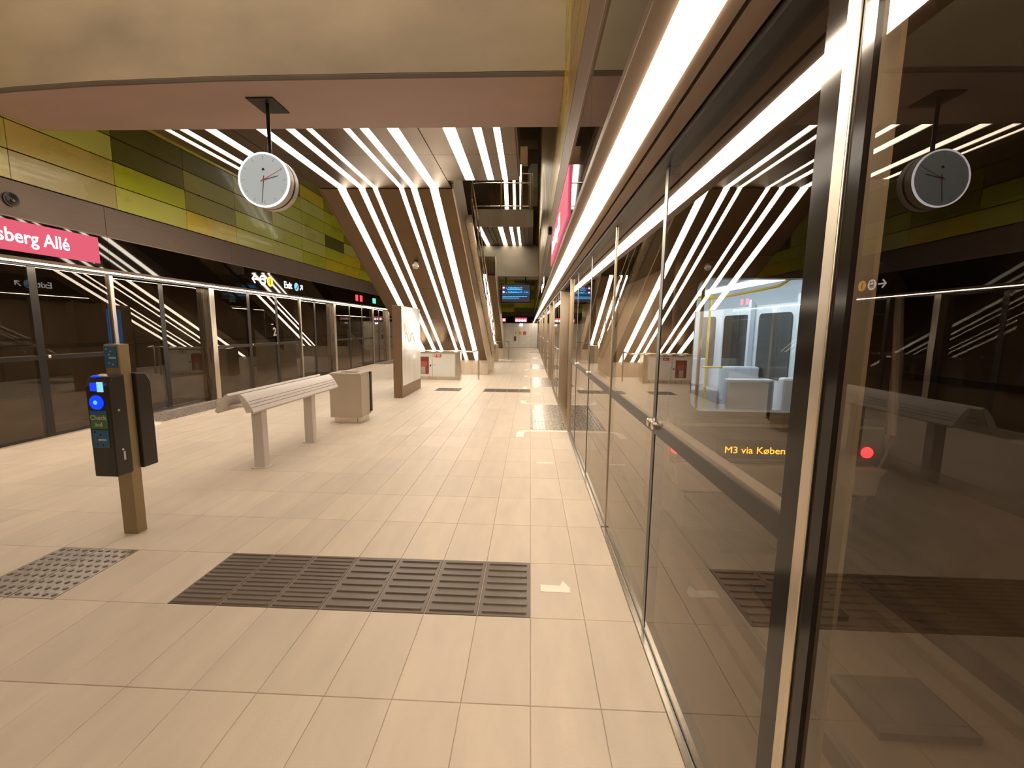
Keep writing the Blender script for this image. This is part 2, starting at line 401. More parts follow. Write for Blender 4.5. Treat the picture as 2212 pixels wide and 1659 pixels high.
# ---- platform door headers (black glass fascia, soffit)
n_trim = 0
for side in ('right', 'left'):
    X = lambda v: mx(side, v)
    n_trim += 1
    h = struct('trim_%d' % n_trim, 'black glass header running above the %s platform doors' % side)
    y = YB
    while y < YE:
        y1 = min(y + 4.11, YE)
        B(X(0.285), X(0.297), y + 0.002, y1 - 0.002, 2.412, 2.878).build('header_glass', 'black_glass', h); y += 4.11
    B(X(0.30), X(0.66), YB, YE, 2.40, 2.885).build('header_body', 'black', h)
    B(X(0.278), X(0.345), YB, YE, 2.372, 2.412).build('front_lip', 'soffit_metal', h, bevel=0.006)
    B(X(0.45), X(0.494), YB, YE, 2.372, 2.40).build('soffit_panel', 'soffit_metal', h)
    y = YB
    while y < YE:
        y1 = min(y + 2.05, YE); B(X(0.508), X(0.575), y + 0.002, y1 - 0.002, 2.372, 2.40).build('soffit_panel', 'soffit_metal', h); y += 2.05
    B(X(0.585), X(0.66), YB, YE, 2.35, 2.40).build('top_track', 'black', h)
    B(X(0.275), X(0.29), YB, YE, 2.878, 2.892).build('top_lip', 'header_side', h)
    # the strip lamp
    L = thing('strip_light', 'long bright strip light under the header of the %s platform doors' % side, 'light', (X(0.395), 2, 2.37))
    ys = [YB, -7, -2.1, 2.03, 6.9, 12.2, 17.5, 22.8, 28.1, YE]
    for a, b in zip(ys[:-1], ys[1:]):
        B(X(0.350), X(0.442), a + 0.003, b - 0.003, 2.366, 2.40).build('diffuser', 'psd_lamp', L)

# ---- platform screen doors
cnt = {'door': 0, 'window': 0}
def handle(par, x, y, side):
    s = -1 if side == 'right' else 1
    MB().lathe((x, y, 1.13), (s, 0, 0), [(0.0, 0.022), (0.018, 0.022), (0.022, 0.016)], 16).build('handle', 'steel_bright', par, smooth=True)
def bay(side, y0, y1, kind, muls, rail, gx=0.63, label=None, dots=()):
    X = lambda v: mx(side, v)
    nm = 'door' if kind == 'door' else 'window'
    cnt[nm] += 1
    d = struct('%s_%d' % (nm, cnt[nm]), label)
    edges = [y0] + list(muls) + [y1]
    for a, b in zip(edges[:-1], edges[1:]):
        B(X(gx), X(gx + 0.012), a + 0.004, b - 0.004, 0.035, 2.352).build('glass_pane', 'glass', d)
    for m_ in muls:
        wd = 0.022 if side == 'right' else 0.05
        B(X(gx - 0.003), X(gx + 0.05), m_ - wd, m_ + wd, 0.03, 2.352).build('mullion', 'black', d)
    for e, sg in ((y0, 1), (y1, -1)):
        B(X(gx + 0.001), X(gx + 0.02), e, e + sg * 0.045, 0.03, 2.352).build('frame', 'black', d)
    if rail:
        for a, b in zip(edges[:-1], edges[1:]):
            B(X(gx - 0.004), X(gx + 0.06), a + 0.02, b - 0.02, 1.085, 1.145).build('rail', 'black', d)
            B(X(gx + 0.014), X(gx + 0.06), a + 0.02, b - 0.02, 1.145, 1.152).build('lit_rail_top', 'lit_rail_top', d)  # pale slab paints in the strip lamp's light on the rail top
    B(X(gx + 0.0), X(gx + 0.06), y0, y1, -0.02, 0.035).build('bottom_rail', 'black', d)
    B(X(0.60), X(gx - 0.002), y0, y1, -0.02, 0.012).build('sill', 'steel_bright', d)
    for q in dots: handle(d, X(gx - 0.004), q, side)
    return d
def post(side, y0, y1, x0=0.595, x1=0.66):
    X = lambda v: mx(side, v)
    global n_trim
    n_trim += 1
    o = struct('trim_%d' % n_trim, 'brushed steel post between %s platform door bays' % side)
    B(X(x0), X(x1), y0, y1, 0.0, 2.37).build('post', 'post_steel' if side == 'right' else 'steel', o, bevel=0.004)
    if x1 < 0.7: B(X(0.634), X(x1 + 0.005), y0 - 0.025, y1 + 0.025, 0.0, 2.365).build('gasket', 'black', o)
# right side
n_trim += 1
bay('right', -2.9, -1.1, 'window', [-2.0], False)
bay('right', -1.1, 0.985, 'window', [], False)
o = struct('trim_%d' % (n_trim + 1), 'near steel strip with black bands on the right glass doors'); n_trim += 1
B(0.614, 0.620, 0.928, 0.964, 0.0, 2.37).build('post', 'steel', o, bevel=0.002)
B(0.620, 0.632, 0.889, 1.035, 0.0, 2.365).build('gasket', 'black_frit', o)
bay('right', 0.986, 3.33, 'window', [2.15], True, dots=[2.19, 2.11])
post('right', 3.33, 3.348, 0.622, 0.65)
bay('right', 3.348, 6.70, 'window', [4.61, 5.86], True, dots=[4.64, 5.83])
rd = [(6.735, 8.90), (11.9, 14.05), (17.1, 19.2), (22.5, 24.4), (27.7, 29.6)]
for i, (a, b) in enumerate(rd):
    post('right', a - 0.03, a, 0.60, 0.78)
    bay('right', a, b, 'door', [(a + b) / 2], False, gx=0.76)
    post('right', b, b + 0.05, 0.60, 0.78)
    nx = rd[i + 1][0] - 0.03 if i + 1 < len(rd) else YE
    q = (nx - b - 0.05) / 3
    bay('right', b + 0.05, nx, 'window', [b + 0.05 + q, b + 0.05 + 2 * q], True, dots=[b + 0.08 + q, b + 0.02 + 2 * q])
o = struct('trim_%d' % (n_trim + 1), 'steel column standing behind the near right glass'); n_trim += 1
B(0.70, 0.71, 0.935, 1.0, -0.3, 2.5).build('column', 'column_paint', o)
# left side
ld = [(6.78, 8.86), (12.47, 14.60), (18.35, 20.30), (24.1, 26.1), (29.9, 31.9)]
bay('left', -1.0, 3.1, 'window', [1.0], True)
post('left', 3.1, 3.16)
bay('left', 3.16, 6.72, 'window', [4.45, 5.66], True, dots=[5.74])
for i, (a, b) in enumerate(ld):
    post('left', a - 0.06, a, 0.60, 0.78)
    bay('left', a, b, 'door', [(a + b) / 2], False, gx=0.74)
    post('left', b, b + 0.14, 0.60, 0.78)
    nx = ld[i + 1][0] - 0.06 if i + 1 < len(ld) else YE
    q = (nx - b - 0.14) / 3
    dd = bay('left', b + 0.14, nx, 'window', [b + 0.14 + q, b + 0.14 + 2 * q], True, dots=[b + 0.2 + q, b + 0.08 + 2 * q])
    if i == 0:
        text('2', 'door_number', 'label_ink', dd, 0.30, (GL + 0.004, 11.14, 1.42), (0, 1, 0), (0, 0, 1), 'CENTER', 0.006)
        B(GL + 0.001, GL + 0.004, 11.0, 11.1, 1.61, 1.635).build('door_mark', 'label_ink', dd)

#======================================================= LANDING, ESCALATORS
def strips_and_panels(par, lamps, x0, x1, y0, y1, zf, segs, lampmat, labelf, grp, th=0.05, pm='brown_metal', gx=0.006):
    """underside made of panels with lamp strips between them; zf(y) height of the underside"""
    edges = [x0]
    for a, b in lamps: edges += [a, b]
    edges.append(x1)
    for k in range(0, len(edges), 2):
        a, b = edges[k], edges[k + 1]
        parts_ = [(a, b)] if b - a < 0.42 else [(a, a + (b - a) * 0.36), (a + (b - a) * 0.36 + 0.008, a + (b - a) * 0.64), (a + (b - a) * 0.64 + 0.008, b)]
        for a2, b2 in parts_:
            for s0, s1 in zip(segs[:-1], segs[1:]):
                s0, s1 = s0 + 0.003, s1 - 0.003
                MB().prism([(a2 + gx, s0, zf(s0)), (b2 - gx, s0, zf(s0)), (b2 - gx, s0, zf(s0) + th), (a2 + gx, s0, zf(s0) + th)], (0, s1 - s0, zf(s1) - zf(s0))).build('soffit_panel', pm, par)
    for k, (a, b) in enumerate(lamps):
        ym = (y0 + y1) / 2
        L = thing('strip_light', labelf(k, b - a), 'light', ((a + b) / 2, ym, zf(ym)), grp)
        for s0, s1 in zip(segs[:-1], segs[1:]):
            s0, s1 = s0 + 0.004, s1 - 0.004
            MB().prism([(a, s0, zf(s0) + 0.008), (b, s0, zf(s0) + 0.008), (b, s0, zf(s0) + th), (a, s0, zf(s0) + th)], (0, s1 - s0, zf(s1) - zf(s0))).build('diffuser', lampmat, L)
def wdt(w): return 'wide' if w > 0.12 else 'medium width' if w > 0.09 else 'narrow'
G1 = [(-4.79, -4.715), (-4.59, -4.485), (-4.25, -4.11)]
G2 = [(-3.57, -3.43), (-3.18, -3.075), (-2.915, -2.84)]
G3 = [(-2.43, -2.355), (-2.215, -2.11), (-1.865, -1.725)]
G4 = [(-1.15, -1.00), (-0.77, -0.67), (-0.51, -0.435)]
ZL = 4.10
land = struct('ceiling', 'steel soffit of the mezzanine landing beyond the first concrete beam')
B(-4.98, -0.22, 5.70, 7.74, ZL + 0.06, ZL + 0.55).build('landing_slab', 'brown_metal', land)
B(-3.95, -1.43, 7.74, 8.12, ZL + 0.06, ZL + 0.55).build('landing_slab', 'brown_metal', land)
flat = lambda y: ZL
segL = [5.70, 6.62, 7.74]
strips_and_panels(land, G1, -4.98, -3.90, 5.7, 7.74, flat, segL, 'esc_lamp', lambda k, w: '%s strip light, %s from the left on the landing soffit, behind the clock' % (wdt(w), ORD[k]), 'strip lights on the landing soffit')
segM = [5.70, 6.62, 8.13]
strips_and_panels(land, G2 + G3, -3.90, -1.47, 5.7, 8.13, flat, segM, 'esc_lamp', lambda k, w: '%s strip light, %s of six on the landing soffit leading onto the escalator' % (wdt(w), ORD[k]), 'strip lights on the landing soffit')
strips_and_panels(land, G4, -1.47, -0.24, 5.7, 7.74, flat, segL, 'esc_lamp', lambda k, w: '%s strip light on the landing soffit, %s of three above the steel balcony' % (wdt(w), ORD[k]), 'strip lights on the landing soffit')

E1Y0, E1Y1, E1Z1 = 8.13, 14.6, 0.50
sl = lambda y: ZL + (E1Z1 - ZL) * (y - E1Y0) / (E1Y1 - E1Y0)
es = thing('escalator', 'near escalator with glowing strips on its sloping brown steel underside', 'escalator', (-2.65, 14.3, 0))
seg1 = [8.145, 9.55, 10.9, 12.2, 13.45, 14.6]
strips_and_panels(es, G2 + G3, -3.90, -1.47, E1Y0, E1Y1, sl, seg1, 'esc_lamp', lambda k, w: '%s sloping strip light, %s from the left under the near escalator' % (wdt(w), ORD[k]), 'sloping strip lights under the near escalator')
def slope_body(par, x0, x1, zf, ya, yb, t0, t1, nm, m, bev=0.0):
    return MB().prism([(x0, ya, zf(ya) + t0), (x0, yb, zf(yb) + t0), (x0, yb, zf(yb) + t1), (x0, ya, zf(ya) + t1)], (x1 - x0, 0, 0)).build(nm, m, par, bevel=bev)
slope_body(es, -3.88, -1.49, sl, 8.2, 14.6, 0.06, 0.9, 'truss', 'brown_metal')
slope_body(es, -1.47, -1.44, sl, 8.15, 14.62, 0.0, 1.05, 'side_cladding', 'steel_satin')
slope_body(es, -3.93, -3.90, sl, 8.15, 14.62, 0.0, 1.05, 'side_cladding', 'brown_metal')
for k, xx in enumerate((-1.60, -3.75)):
    slope_body(es, xx - 0.01, xx + 0.01, sl, 8.3, 16.6, 0.95, 1.72, 'balustrade', 'clear_glass')
    MB().tube([(xx, 8.3, sl(8.3) + 1.75), (xx, 12, sl(12) + 1.75), (xx, 15.6, sl(15.6) + 1.75), (xx, 16.5, 1.05), (xx, 17.0, 1.0)], 0.04, 10).build('handrail', 'black', es, smooth=True)
MB().prism([(-3.93, 14.61, 0.0), (-3.93, 17.2, 0.0), (-3.93, 17.2, 0.28), (-3.93, 15.5, 0.98), (-3.93, 14.61, 1.45)], (2.49, 0, 0)).build('base_plinth', 'steel_satin', es)
# stair rail beside it
sr = thing('stair_railing', 'slim steel stair railing running down beside the near escalator', 'railing', (-1.28, 12, 0))
for a in (0.0, 0.38):
    MB().tube([(-1.30, 9.6, sl(9.6) + 1.45 - a), (-1.30, 16.2, sl(16.2) + 1.85 - a)], 0.016, 8).build('rail', 'steel_bright', sr, smooth=True)
for k in range(7):
    yy = 9.7 + k * 1.05
    zt = sl(9.6) + 1.45 + (sl(16.2) + 1.85 - sl(9.6) - 1.45) * (yy - 9.6) / 6.6
    MB().tube([(-1.30, yy, zt - 0.75), (-1.30, yy, zt)], 0.013, 8).build('baluster', 'steel_bright', sr, smooth=True)
slope_body(sr, -1.43, -1.30, lambda y: sl(9.6) + 0.66 + (sl(16.2) + 1.06 - sl(9.6) - 0.66) * (y - 9.6) / 6.6, 9.6, 16.25, -0.10, 0.06, 'stringer', 'steel')

# far escalator
E2 = lambda y: 0.55 + (3.6 - 0.55) * (22.2 - y) / (22.2 - 17.0)
e2 = thing('escalator', 'far escalator rising behind the hanging screen', 'escalator', (-2.65, 22, 0))
strips_and_panels(e2, [(-2.43, -2.355), (-2.215, -2.11), (-1.865, -1.725)], -3.90, -1.40, 17.0, 22.2, E2, [17.0, 18.7, 20.4, 22.2], 'esc_lamp', lambda k, w: '%s strip light, %s of three under the far escalator' % (wdt(w), ORD[k]), 'strip lights under the far escalator')
slope_body(e2, -3.88, -1.42, E2, 17.0, 22.2, 0.06, 0.72, 'truss', 'brown_metal')
slope_body(e2, -1.40, -1.37, E2, 17.0, 22.3, 0.0, 0.72, 'side_cladding', 'steel_satin')
MB().prism([(-3.93, 22.21, 0.0), (-3.93, 24.6, 0.0), (-3.93, 24.6, 0.3), (-3.93, 22.2, 1.5)], (2.55, 0, 0)).build('base_plinth', 'steel', e2)
rr = thing('platform_railing', 'low steel railing in front of the far escalator', 'railing', (-1.6, 21.6, 0))
MB().tube([(-2.1, 21.5, 0.92), (-1.05, 21.5, 0.92)], 0.02, 8).build('rail', 'steel_bright', rr)
for xx in (-2.08, -1.07): MB().tube([(xx, 21.5, 0), (xx, 21.5, 0.92)], 0.02, 8).build('post', 'steel_bright', rr)
cb = thing('service_cabinet', 'plain pale cabinet by the foot of the far escalator', 'cabinet', (-1.7, 20.8, 0))
B(-1.95, -1.55, 20.4, 21.2, 0, 0.82).build('body', 'bin_paint', cb, bevel=0.01)
B(-1.93, -1.57, 20.395, 20.4, 0.05, 0.78).build('door', 'bin_paint', cb)

# added fill spots, out of view: near ceiling (washing the concrete beam) and high shaft
def fill_spot(x, y, z, d, r, label, grp, lens='fill_spot_lens'):
    t = thing('fill_spot', label, 'light', (x, y, z), grp)
    d = Vector(d).normalized(); c = Vector((x, y, z - 0.25))
    MB().tube([(x, y, z), (x, y, z - 0.2)], 0.02, 8).build('stem', 'black', t)
    MB().lathe(c - d * 0.12, d, [(0, r * 0.6), (0.02, r * 0.9), (0.2, r)], 20).build('housing', 'black', t, smooth=True)
    MB().lathe(c + d * 0.081, d, [(0, r * 0.92), (0.004, r * 0.92)], 20).build('lens', lens, t)
for k, xx in enumerate((-5.6, -4.3, -3.0, -1.7, -0.5)):
    fill_spot(xx, 1.6, 7.4, (0, 0.8, -0.62), 0.20, 'added fill spot, out of view over the near platform aimed at the concrete beam, %s from the left' % ORD[k], 'added fill spots over the near platform', 'near_fill_spot_lens')
for k, (xx, yy) in enumerate(((-5.2, 9.2), (-5.2, 12.5), (-0.6, 10.0), (-1.4, 12.6))):
    fill_spot(xx, yy, 10.9, (-0.25 if xx < -3 else 0.25, 0.25, -0.9), 0.22, 'added fill spot, out of view high in the station shaft, %s of four' % ORD[k], 'added fill spots high in the shaft')

# balcony
bl = thing('balcony', 'steel clad mezzanine balcony with a tube railing', 'balcony', (-0.95, 15, 4.95))
B(-1.93, 0.03, 14.9, 14.94, 4.95, 5.51).build('fascia', 'steel_satin', bl)
B(-1.93, 0.03, 14.94, 18.2, 5.01, 5.45).build('slab', 'brown_metal', bl)
strips_and_panels(bl, [(-1.86, -1.72), (-1.15, -1.00), (-0.77, -0.67), (-0.51, -0.435)], -1.93, 0.03, 14.94, 18.19, lambda y: 4.955, [14.95, 18.19], 'esc_lamp', lambda k, w: '%s strip light, %s from the left beneath the balcony' % (wdt(w), ORD[k]), 'strip lights beneath the balcony', th=0.045)
for zz in (6.33, 5.60):
    MB().tube([(-2.02, 14.88, zz), (-0.10, 14.88, zz)], 0.022, 8).build('rail', 'steel_bright', bl)
MB().tube([(-0.36, 14.88, 6.62), (-0.02, 14.88, 6.62)], 0.022, 8).build('rail', 'steel_bright', bl)
for xx, zz in ((-2.02, 6.33), (-1.05, 6.4), (-0.36, 6.62), (-0.10, 6.62), (-0.02, 6.62)):
    MB().tube([(xx, 14.88, 5.5), (xx, 14.88, zz)], 0.028, 8).build('post', 'steel_bright', bl)
B(-1.0, -0.4, 14.87, 14.885, 5.62, 6.28).build('glass_panel', 'clear_glass', bl)
# upper escalator beyond the balcony
EU = lambda y: 5.55 + 2.2 * (20.0 - y) / 2.6
e4 = thing('escalator', 'upper escalator glimpsed through the balcony railing', 'escalator', (-0.9, 18, 5.5))
strips_and_panels(e4, [(-1.15, -1.00), (-0.80, -0.70), (-0.53, -0.45)], -1.75, -0.2, 17.4, 20.0, EU, [17.4, 18.6, 20.0], 'esc_lamp', lambda k, w: '%s strip light, %s seen through the balcony railing' % (wdt(w), ORD[k]), 'strip lights seen through the balcony railing')
slope_body(e4, -1.73, -0.22, EU, 17.4, 20.0, 0.06, 0.7, 'truss', 'brown_metal')
# upper walkway and pale stair underside above
uw = thing('upper_walkway', 'pale walkway high up in the shaft beside the gold wall', 'walkway', (-0.2, 22, 8))
B(-0.75, 0.25, 20.5, 24, 8.05, 8.35).build('slab', 'concrete', uw)
MB().prism([(-0.55, 20.4, 8.0), (0.2, 20.4, 8.0), (0.2, 20.4, 8.9), (-0.1, 20.4, 8.9)], (0, 0.3, 0)).build('stair_side', 'white_panel', uw)
MB().tube([(-0.45, 20.3, 7.2), (-0.45, 20.3, 9.3)], 0.03, 8).build('post', 'steel', uw)
B(-0.6, 0.2, 20.38, 20.5, 9.5, 9.9).build('parapet', 'brown_metal', uw)

#======================================================= OBJECTS
# clock
ck = thing('platform_clock', 'round double sided platform clock hanging from the mauve beam underside', 'clock', (-2.98, 5.0, 3.2))
CX, CY, CZ, CR = -2.98, 4.90, 3.195, 0.287
MB().prism([(CX - 0.17, 4.93, 4.05), (CX + 0.13, 4.93, 4.05), (CX + 0.13, 5.27, 4.05), (CX - 0.17, 5.27, 4.05)], (0, 0, 0.016)).build('mount_plate', 'black', ck)
MB().tube([(CX, 5.05, 4.055), (CX, 5.05, CZ + CR - 0.02)], 0.02, 12).build('stem', 'black', ck, smooth=True)
MB().lathe((CX, CY, CZ), (0, 1, 0), [(0.006, CR * 0.97), (0.012, CR), (0.10, CR), (0.10, CR - 0.012), (0.13, CR - 0.012), (0.13, CR), (0.20, CR), (0.206, CR * 0.97)], 56).build('case', 'clock_case', ck, smooth=True)
MB().lathe((CX, CY, CZ), (0, 1, 0), [(0.102, CR - 0.004), (0.128, CR - 0.004)], 56).build('groove_band', 'black', ck, smooth=True)
ring = MB()
seg = 64
for r0, r1, y in ((CR - 0.012, CR + 0.002, CY - 0.004),):
    vs = []
    for k in range(seg):
        a = 2 * math.pi * k / seg
        for rr_, dy in ((r0, -0.001), (r1, -0.001), (r1, 0.016), (r0, 0.016)): vs.append((CX + rr_ * math.cos(a), y + dy, CZ + rr_ * math.sin(a)))
    fs = []
    for k in range(seg):
        for j in range(4): fs.append((4 * k + j, 4 * k + (j + 1) % 4, 4 * ((k + 1) % seg) + (j + 1) % 4, 4 * ((k + 1) % seg) + j))
    ring.add(vs, fs)
ring.build('glowing_rim', 'clock_ring', ck)
fc = MB().lathe((CX, CY, CZ), (0, 1, 0), [(-0.001, CR - 0.013), (0.006, CR - 0.013)], 56).build('dial', 'clock_face', ck)
def hand(a, l0, l1, wd, m, nm, par, dy):
    d = Vector((math.sin(a), 0, math.cos(a))); n = Vector((math.cos(a), 0, -math.sin(a))); c = Vector((CX, CY - dy, CZ))
    MB().prism([c + d * l0 - n * wd, c + d * l1 - n * wd * 0.7, c + d * l1 + n * wd * 0.7, c + d * l0 + n * wd], (0, 0.002, 0)).build(nm, m, par)
for k in range(12): hand(k * math.pi / 6, CR * 0.76, CR * 0.89, 0.0013, 'hand_dark', 'hour_mark', fc, 0.0035)
hand(math.radians(76), -0.03, 0.175, 0.0045, 'hand_dark', 'hour_hand', ck, 0.006)
hand(math.radians(187.5), -0.045, 0.245, 0.004, 'hand_dark', 'minute_hand', ck, 0.008)
hand(math.radians(62), -0.04, 0.235, 0.0035, 'hand_red', 'second_hand', ck, 0.010)
MB().lathe((CX, CY - 0.012, CZ), (0, 1, 0), [(0, 0.012), (0.004, 0.012)], 16).build('hub', 'hand_red', ck)
MB().prism([(CX - 0.018, CY - 0.004, CZ + 0.10), (CX + 0.018, CY - 0.004, CZ + 0.10), (CX + 0.01, CY - 0.004, CZ + 0.125), (CX - 0.01, CY - 0.004, CZ + 0.125)], (0, 0.002, 0)).build('maker_mark', 'hand_dark', fc)

# check-in post
cp = thing('check_in_post', 'steel check-in post with black card readers and a glowing blue ring', 'card reader', (-3.035, 3.05, 0))
B(-3.09, -2.98, 3.0, 3.085, 0, 1.45).build('post', 'post_bronze', cp, bevel=0.004)
def reader(y0, y1, sg, front):
    yf = y0 if sg < 0 else y1; yb = y1 if sg < 0 else y0
    x0, x1 = -3.125, -2.955
    r = MB().prism([(x0, yb, 0.50), (x0, yf, 0.50), (x0, yf, 1.16), (x0, yf - sg * 0.035, 1.225), (x0, yb, 1.235)], (x1 - x0, 0, 0)).build('reader', 'black_plastic', cp, bevel=0.008)
    if not front: return
    e = 0.004 * sg
    def plate(xa, xb, za, zb, m, nm, par=r): return B(xa, xb, yf, yf + e, za, zb).build(nm, m, par)
    plate(-3.085, -3.035, 1.125, 1.185, 'blue_lamp', 'display'); plate(-3.035, -2.992, 1.12, 1.19, 'light_blue_screen', 'display')
    MB().lathe((-3.047, yf + e, 1.045), (0, -1, 0), [(0, 0.052), (0.006, 0.050)], 28).build('blue_ring', 'blue_lamp', r)
    MB().lathe((-3.052, yf + e - 0.006, 1.045), (0, -1, 0), [(0, 0.015), (0.003, 0.013)], 16).build('blue_spot', 'cyan_lamp', r)
    MB().lathe((-3.07, yf + 0.03, 1.222), (0, 0, 1), [(0, 0.022), (0.012, 0.016)], 16).build('beacon', 'blue_lamp', r)
    plate(-3.108, -2.985, 0.955, 0.985, 'blue_label', 'label'); plate(-3.108, -2.985, 0.855, 0.955, 'green_label', 'label')
    plate(-3.105, -2.985, 0.715, 0.845, 'blue_label', 'label')
    text('Check', 'lettering', 'label_ink', r, 0.046, (-3.047, yf + e * 1.6, 0.935), (1, 0, 0), (0, 0, 1), 'CENTER', 0.0008, 0.001)
    text('ind', 'lettering', 'label_ink', r, 0.042, (-3.047, yf + e * 1.6, 0.885), (1, 0, 0), (0, 0, 1), 'CENTER', 0.0008, 0.001)
    for (dx, dz) in ((-3.09, 0.825), (-3.05, 0.805), (-3.075, 0.78), (-3.08, 0.735), (-3.04, 0.73)):
        plate(dx, dx + 0.010, dz, dz + 0.010, 'label_ink', 'dot')
    B(-3.065, -3.005, yf + e * 1.5, yf, 0.768, 0.782).build('stripe', 'label_ink', r)
    for zz in (0.98, 0.69): MB().lathe((x1, 2.93, zz), (1, 0, 0), [(0, 0.009), (0.003, 0.008)], 12).build('screw', 'label_ink', r)
    B(x1, x1 + 0.003, 2.93, 2.945, 0.61, 0.675).build('key_slot', 'label_ink', r)
reader(2.87, 3.0, -1, True)
reader(3.085, 3.215, 1, False)
lb = B(-3.088, -2.995, 2.995, 3.0, 1.28, 1.435).build('label', 'blue_label', cp)
for (dx, dz) in ((-3.07, 1.41), (-3.04, 1.395), (-3.055, 1.37), (-3.06, 1.31), (-3.03, 1.30)): B(dx, dx + 0.009, 2.992, 2.995, dz, dz + 0.009).build('dot', 'label_ink', lb)
B(-3.05, -3.0, 2.992, 2.995, 1.345, 1.358).build('stripe', 'label_ink', lb)

# bench
bn = thing('leaning_bench', 'pale grey leaning bench with sloping slatted sides on two posts', 'bench', (-3.02, 5.2, 0))
bc = -3.075; y0b, y1b = 4.30, 6.28
def arc(t): # t 0 top..1 bottom, outer right profile
    a = math.radians(18 + 50 * t)
    return (0.07 + 0.14 * (t ** 0.9), 0.885 - 0.19 * (t ** 1.3))
for sg in (1, -1):
    cuts = [0.0, 0.52, 0.66, 0.80, 1.0]
    for a, b in zip(cuts[:-1], cuts[1:]):
        pts = []; n = 5 if b - a > 0.3 else 2
        for k in range(n + 1): q = arc(a + 0.012 + (b - a - 0.024) * k / n); pts.append((bc + sg * q[0], y0b, q[1]))
        for k in range(n, -1, -1): q = arc(a + 0.012 + (b - a - 0.024) * k / n); pts.append((bc + sg * (q[0] - 0.018), y0b, q[1] - 0.022))
        MB().prism(pts, (0, y1b - y0b, 0)).build('slat', 'bench_paint', bn, smooth=True)
    # end plates
    for ye in (y0b - 0.008, y1b):
        pts = [(bc + sg * arc(k / 6)[0], ye, arc(k / 6)[1]) for k in range(7)]
        pts += [(bc + sg * 0.13, ye, 0.69), (bc + sg * 0.085, ye, 0.79), (bc + sg * 0.058, ye, 0.875)]
        MB().prism(pts, (0, 0.008, 0)).build('end_plate', 'bench_paint', bn)
    MB().prism([(bc + sg * 0.062, y0b + 0.01, 0.872), (bc + sg * 0.072, y0b + 0.01, 0.872), (bc + sg * 0.145, y0b + 0.01, 0.70), (bc + sg * 0.13, y0b + 0.01, 0.70)], (0, y1b - y0b - 0.02, 0)).build('inner_lining', 'bench_paint', bn)
B(bc - 0.10, bc + 0.10, y0b + 0.05, y1b - 0.05, 0.735, 0.75).build('spine', 'bench_paint', bn)
for ly in (4.62, 5.72):
    B(-3.085, -2.965, ly - 0.05, ly + 0.05, 0, 0.73).build('leg', 'bench_paint', bn, bevel=0.006)
    B(-3.11, -2.94, ly - 0.075, ly + 0.075, 0, 0.008).build('foot_plate', 'bench_paint', bn)
    MB().prism([(-3.20, ly - 0.02, 0.72), (-2.90, ly - 0.02, 0.72), (-2.975, ly - 0.02, 0.63), (-3.075, ly - 0.02, 0.63)], (0, 0.04, 0)).build('bracket', 'bench_paint', bn)
    B(-3.10, -3.05, ly - 0.04, ly + 0.04, 0.72, 0.74).build('neck', 'bench_paint', bn)

# bin
lbn = thing('litter_bin', 'square taupe litter bin standing behind the leaning bench', 'bin', (-3.02, 7.07, 0))
b0 = MB()
B(-3.28, -2.76, 6.86, 7.30, 0.10, 0.80).build('body', 'bin_paint', lbn, bevel=0.006)
B(-3.23, -2.79, 6.90, 7.27, 0.0, 0.10).build('plinth', 'steel', lbn)
for bx in ((-3.28, -3.17, 6.86, 7.30), (-2.87, -2.76, 6.86, 7.30), (-3.17, -2.87, 6.86, 6.98), (-3.17, -2.87, 7.18, 7.30)):
    b0.box(*bx, 0.80, 0.835)
b0.build('lid', 'bin_paint', lbn)
B(-3.17, -2.87, 6.98, 7.18, 0.795, 0.803).build('opening', 'dark_slot', lbn)
B(-2.76, -2.735, 7.24, 7.31, 0.14, 0.83).build('door_edge', 'dark_slot', lbn)
B(-2.76, -2.752, 6.87, 7.235, 0.12, 0.79).build('door', 'bin_paint', lbn)

# info totem
tt = thing('information_totem', 'tall steel information totem with a white glass side', 'sign', (-2.95, 10.3, 0))
B(-3.06, -2.865, 9.50, 11.15, 0, 2.06).build('body', 'totem_metal', tt, bevel=0.005)
tp = B(-2.865, -2.855, 9.53, 11.12, 0.27, 2.04).build('white_panel', 'white_panel', tt)
for k in range(14):
    B(-2.855, -2.853, 9.75, 9.75 + random.uniform(0.15, 0.5), 1.85 - 0.03 * k, 1.857 - 0.03 * k).build('printed_line', 'label_ink', tp)
MB().tube([(-2.853, 9.75 + 0.1 * k, 1.35 + 0.12 * math.sin(k * 1.3)) for k in range(9)], 0.004, 6).build('map_line', 'label_ink', tp)
B(-3.072, -3.06, 10.25, 10.85, 0.50, 1.95).build('blue_screen', 'blue_screen', tt)

# hydrant cabinet
hc = thing('hydrant_cabinet', 'low white hydrant cabinet with a red sign beside the near escalator', 'cabinet', (-2.9, 13.1, 0))
B(-4.0, -2.17, 13.05, 13.6, 0, 0.84).build('frame', 'steel', hc)
d1 = B(-3.62, -2.985, 13.03, 13.05, 0.10, 0.80).build('door', 'white_panel', hc)
B(-3.42, -3.09, 13.022, 13.03, 0.17, 0.70).build('window', 'dark_red', d1)
B(-3.34, -3.15, 13.018, 13.022, 0.42, 0.56).build('red_hose', 'hose_red', d1)
B(-3.33, -3.20, 13.018, 13.022, 0.18, 0.40).build('canister', 'bin_paint', d1)
B(-3.055, -3.02, 13.01, 13.03, 0.41, 0.46).build('latch', 'black', d1)
d2 = B(-2.975, -2.28, 13.03, 13.05, 0.10, 0.80).build('door', 'white_panel', hc)
sg_ = B(-2.935, -2.71, 13.022, 13.03, 0.69, 0.77).build('red_sign', 'red_paint', d2)
for xa, xb in ((-2.83, -2.80), (-2.795, -2.765), (-2.76, -2.735)): B(xa, xb, 13.019, 13.022, 0.718, 0.742).build('lettering', 'white_paint', d2)
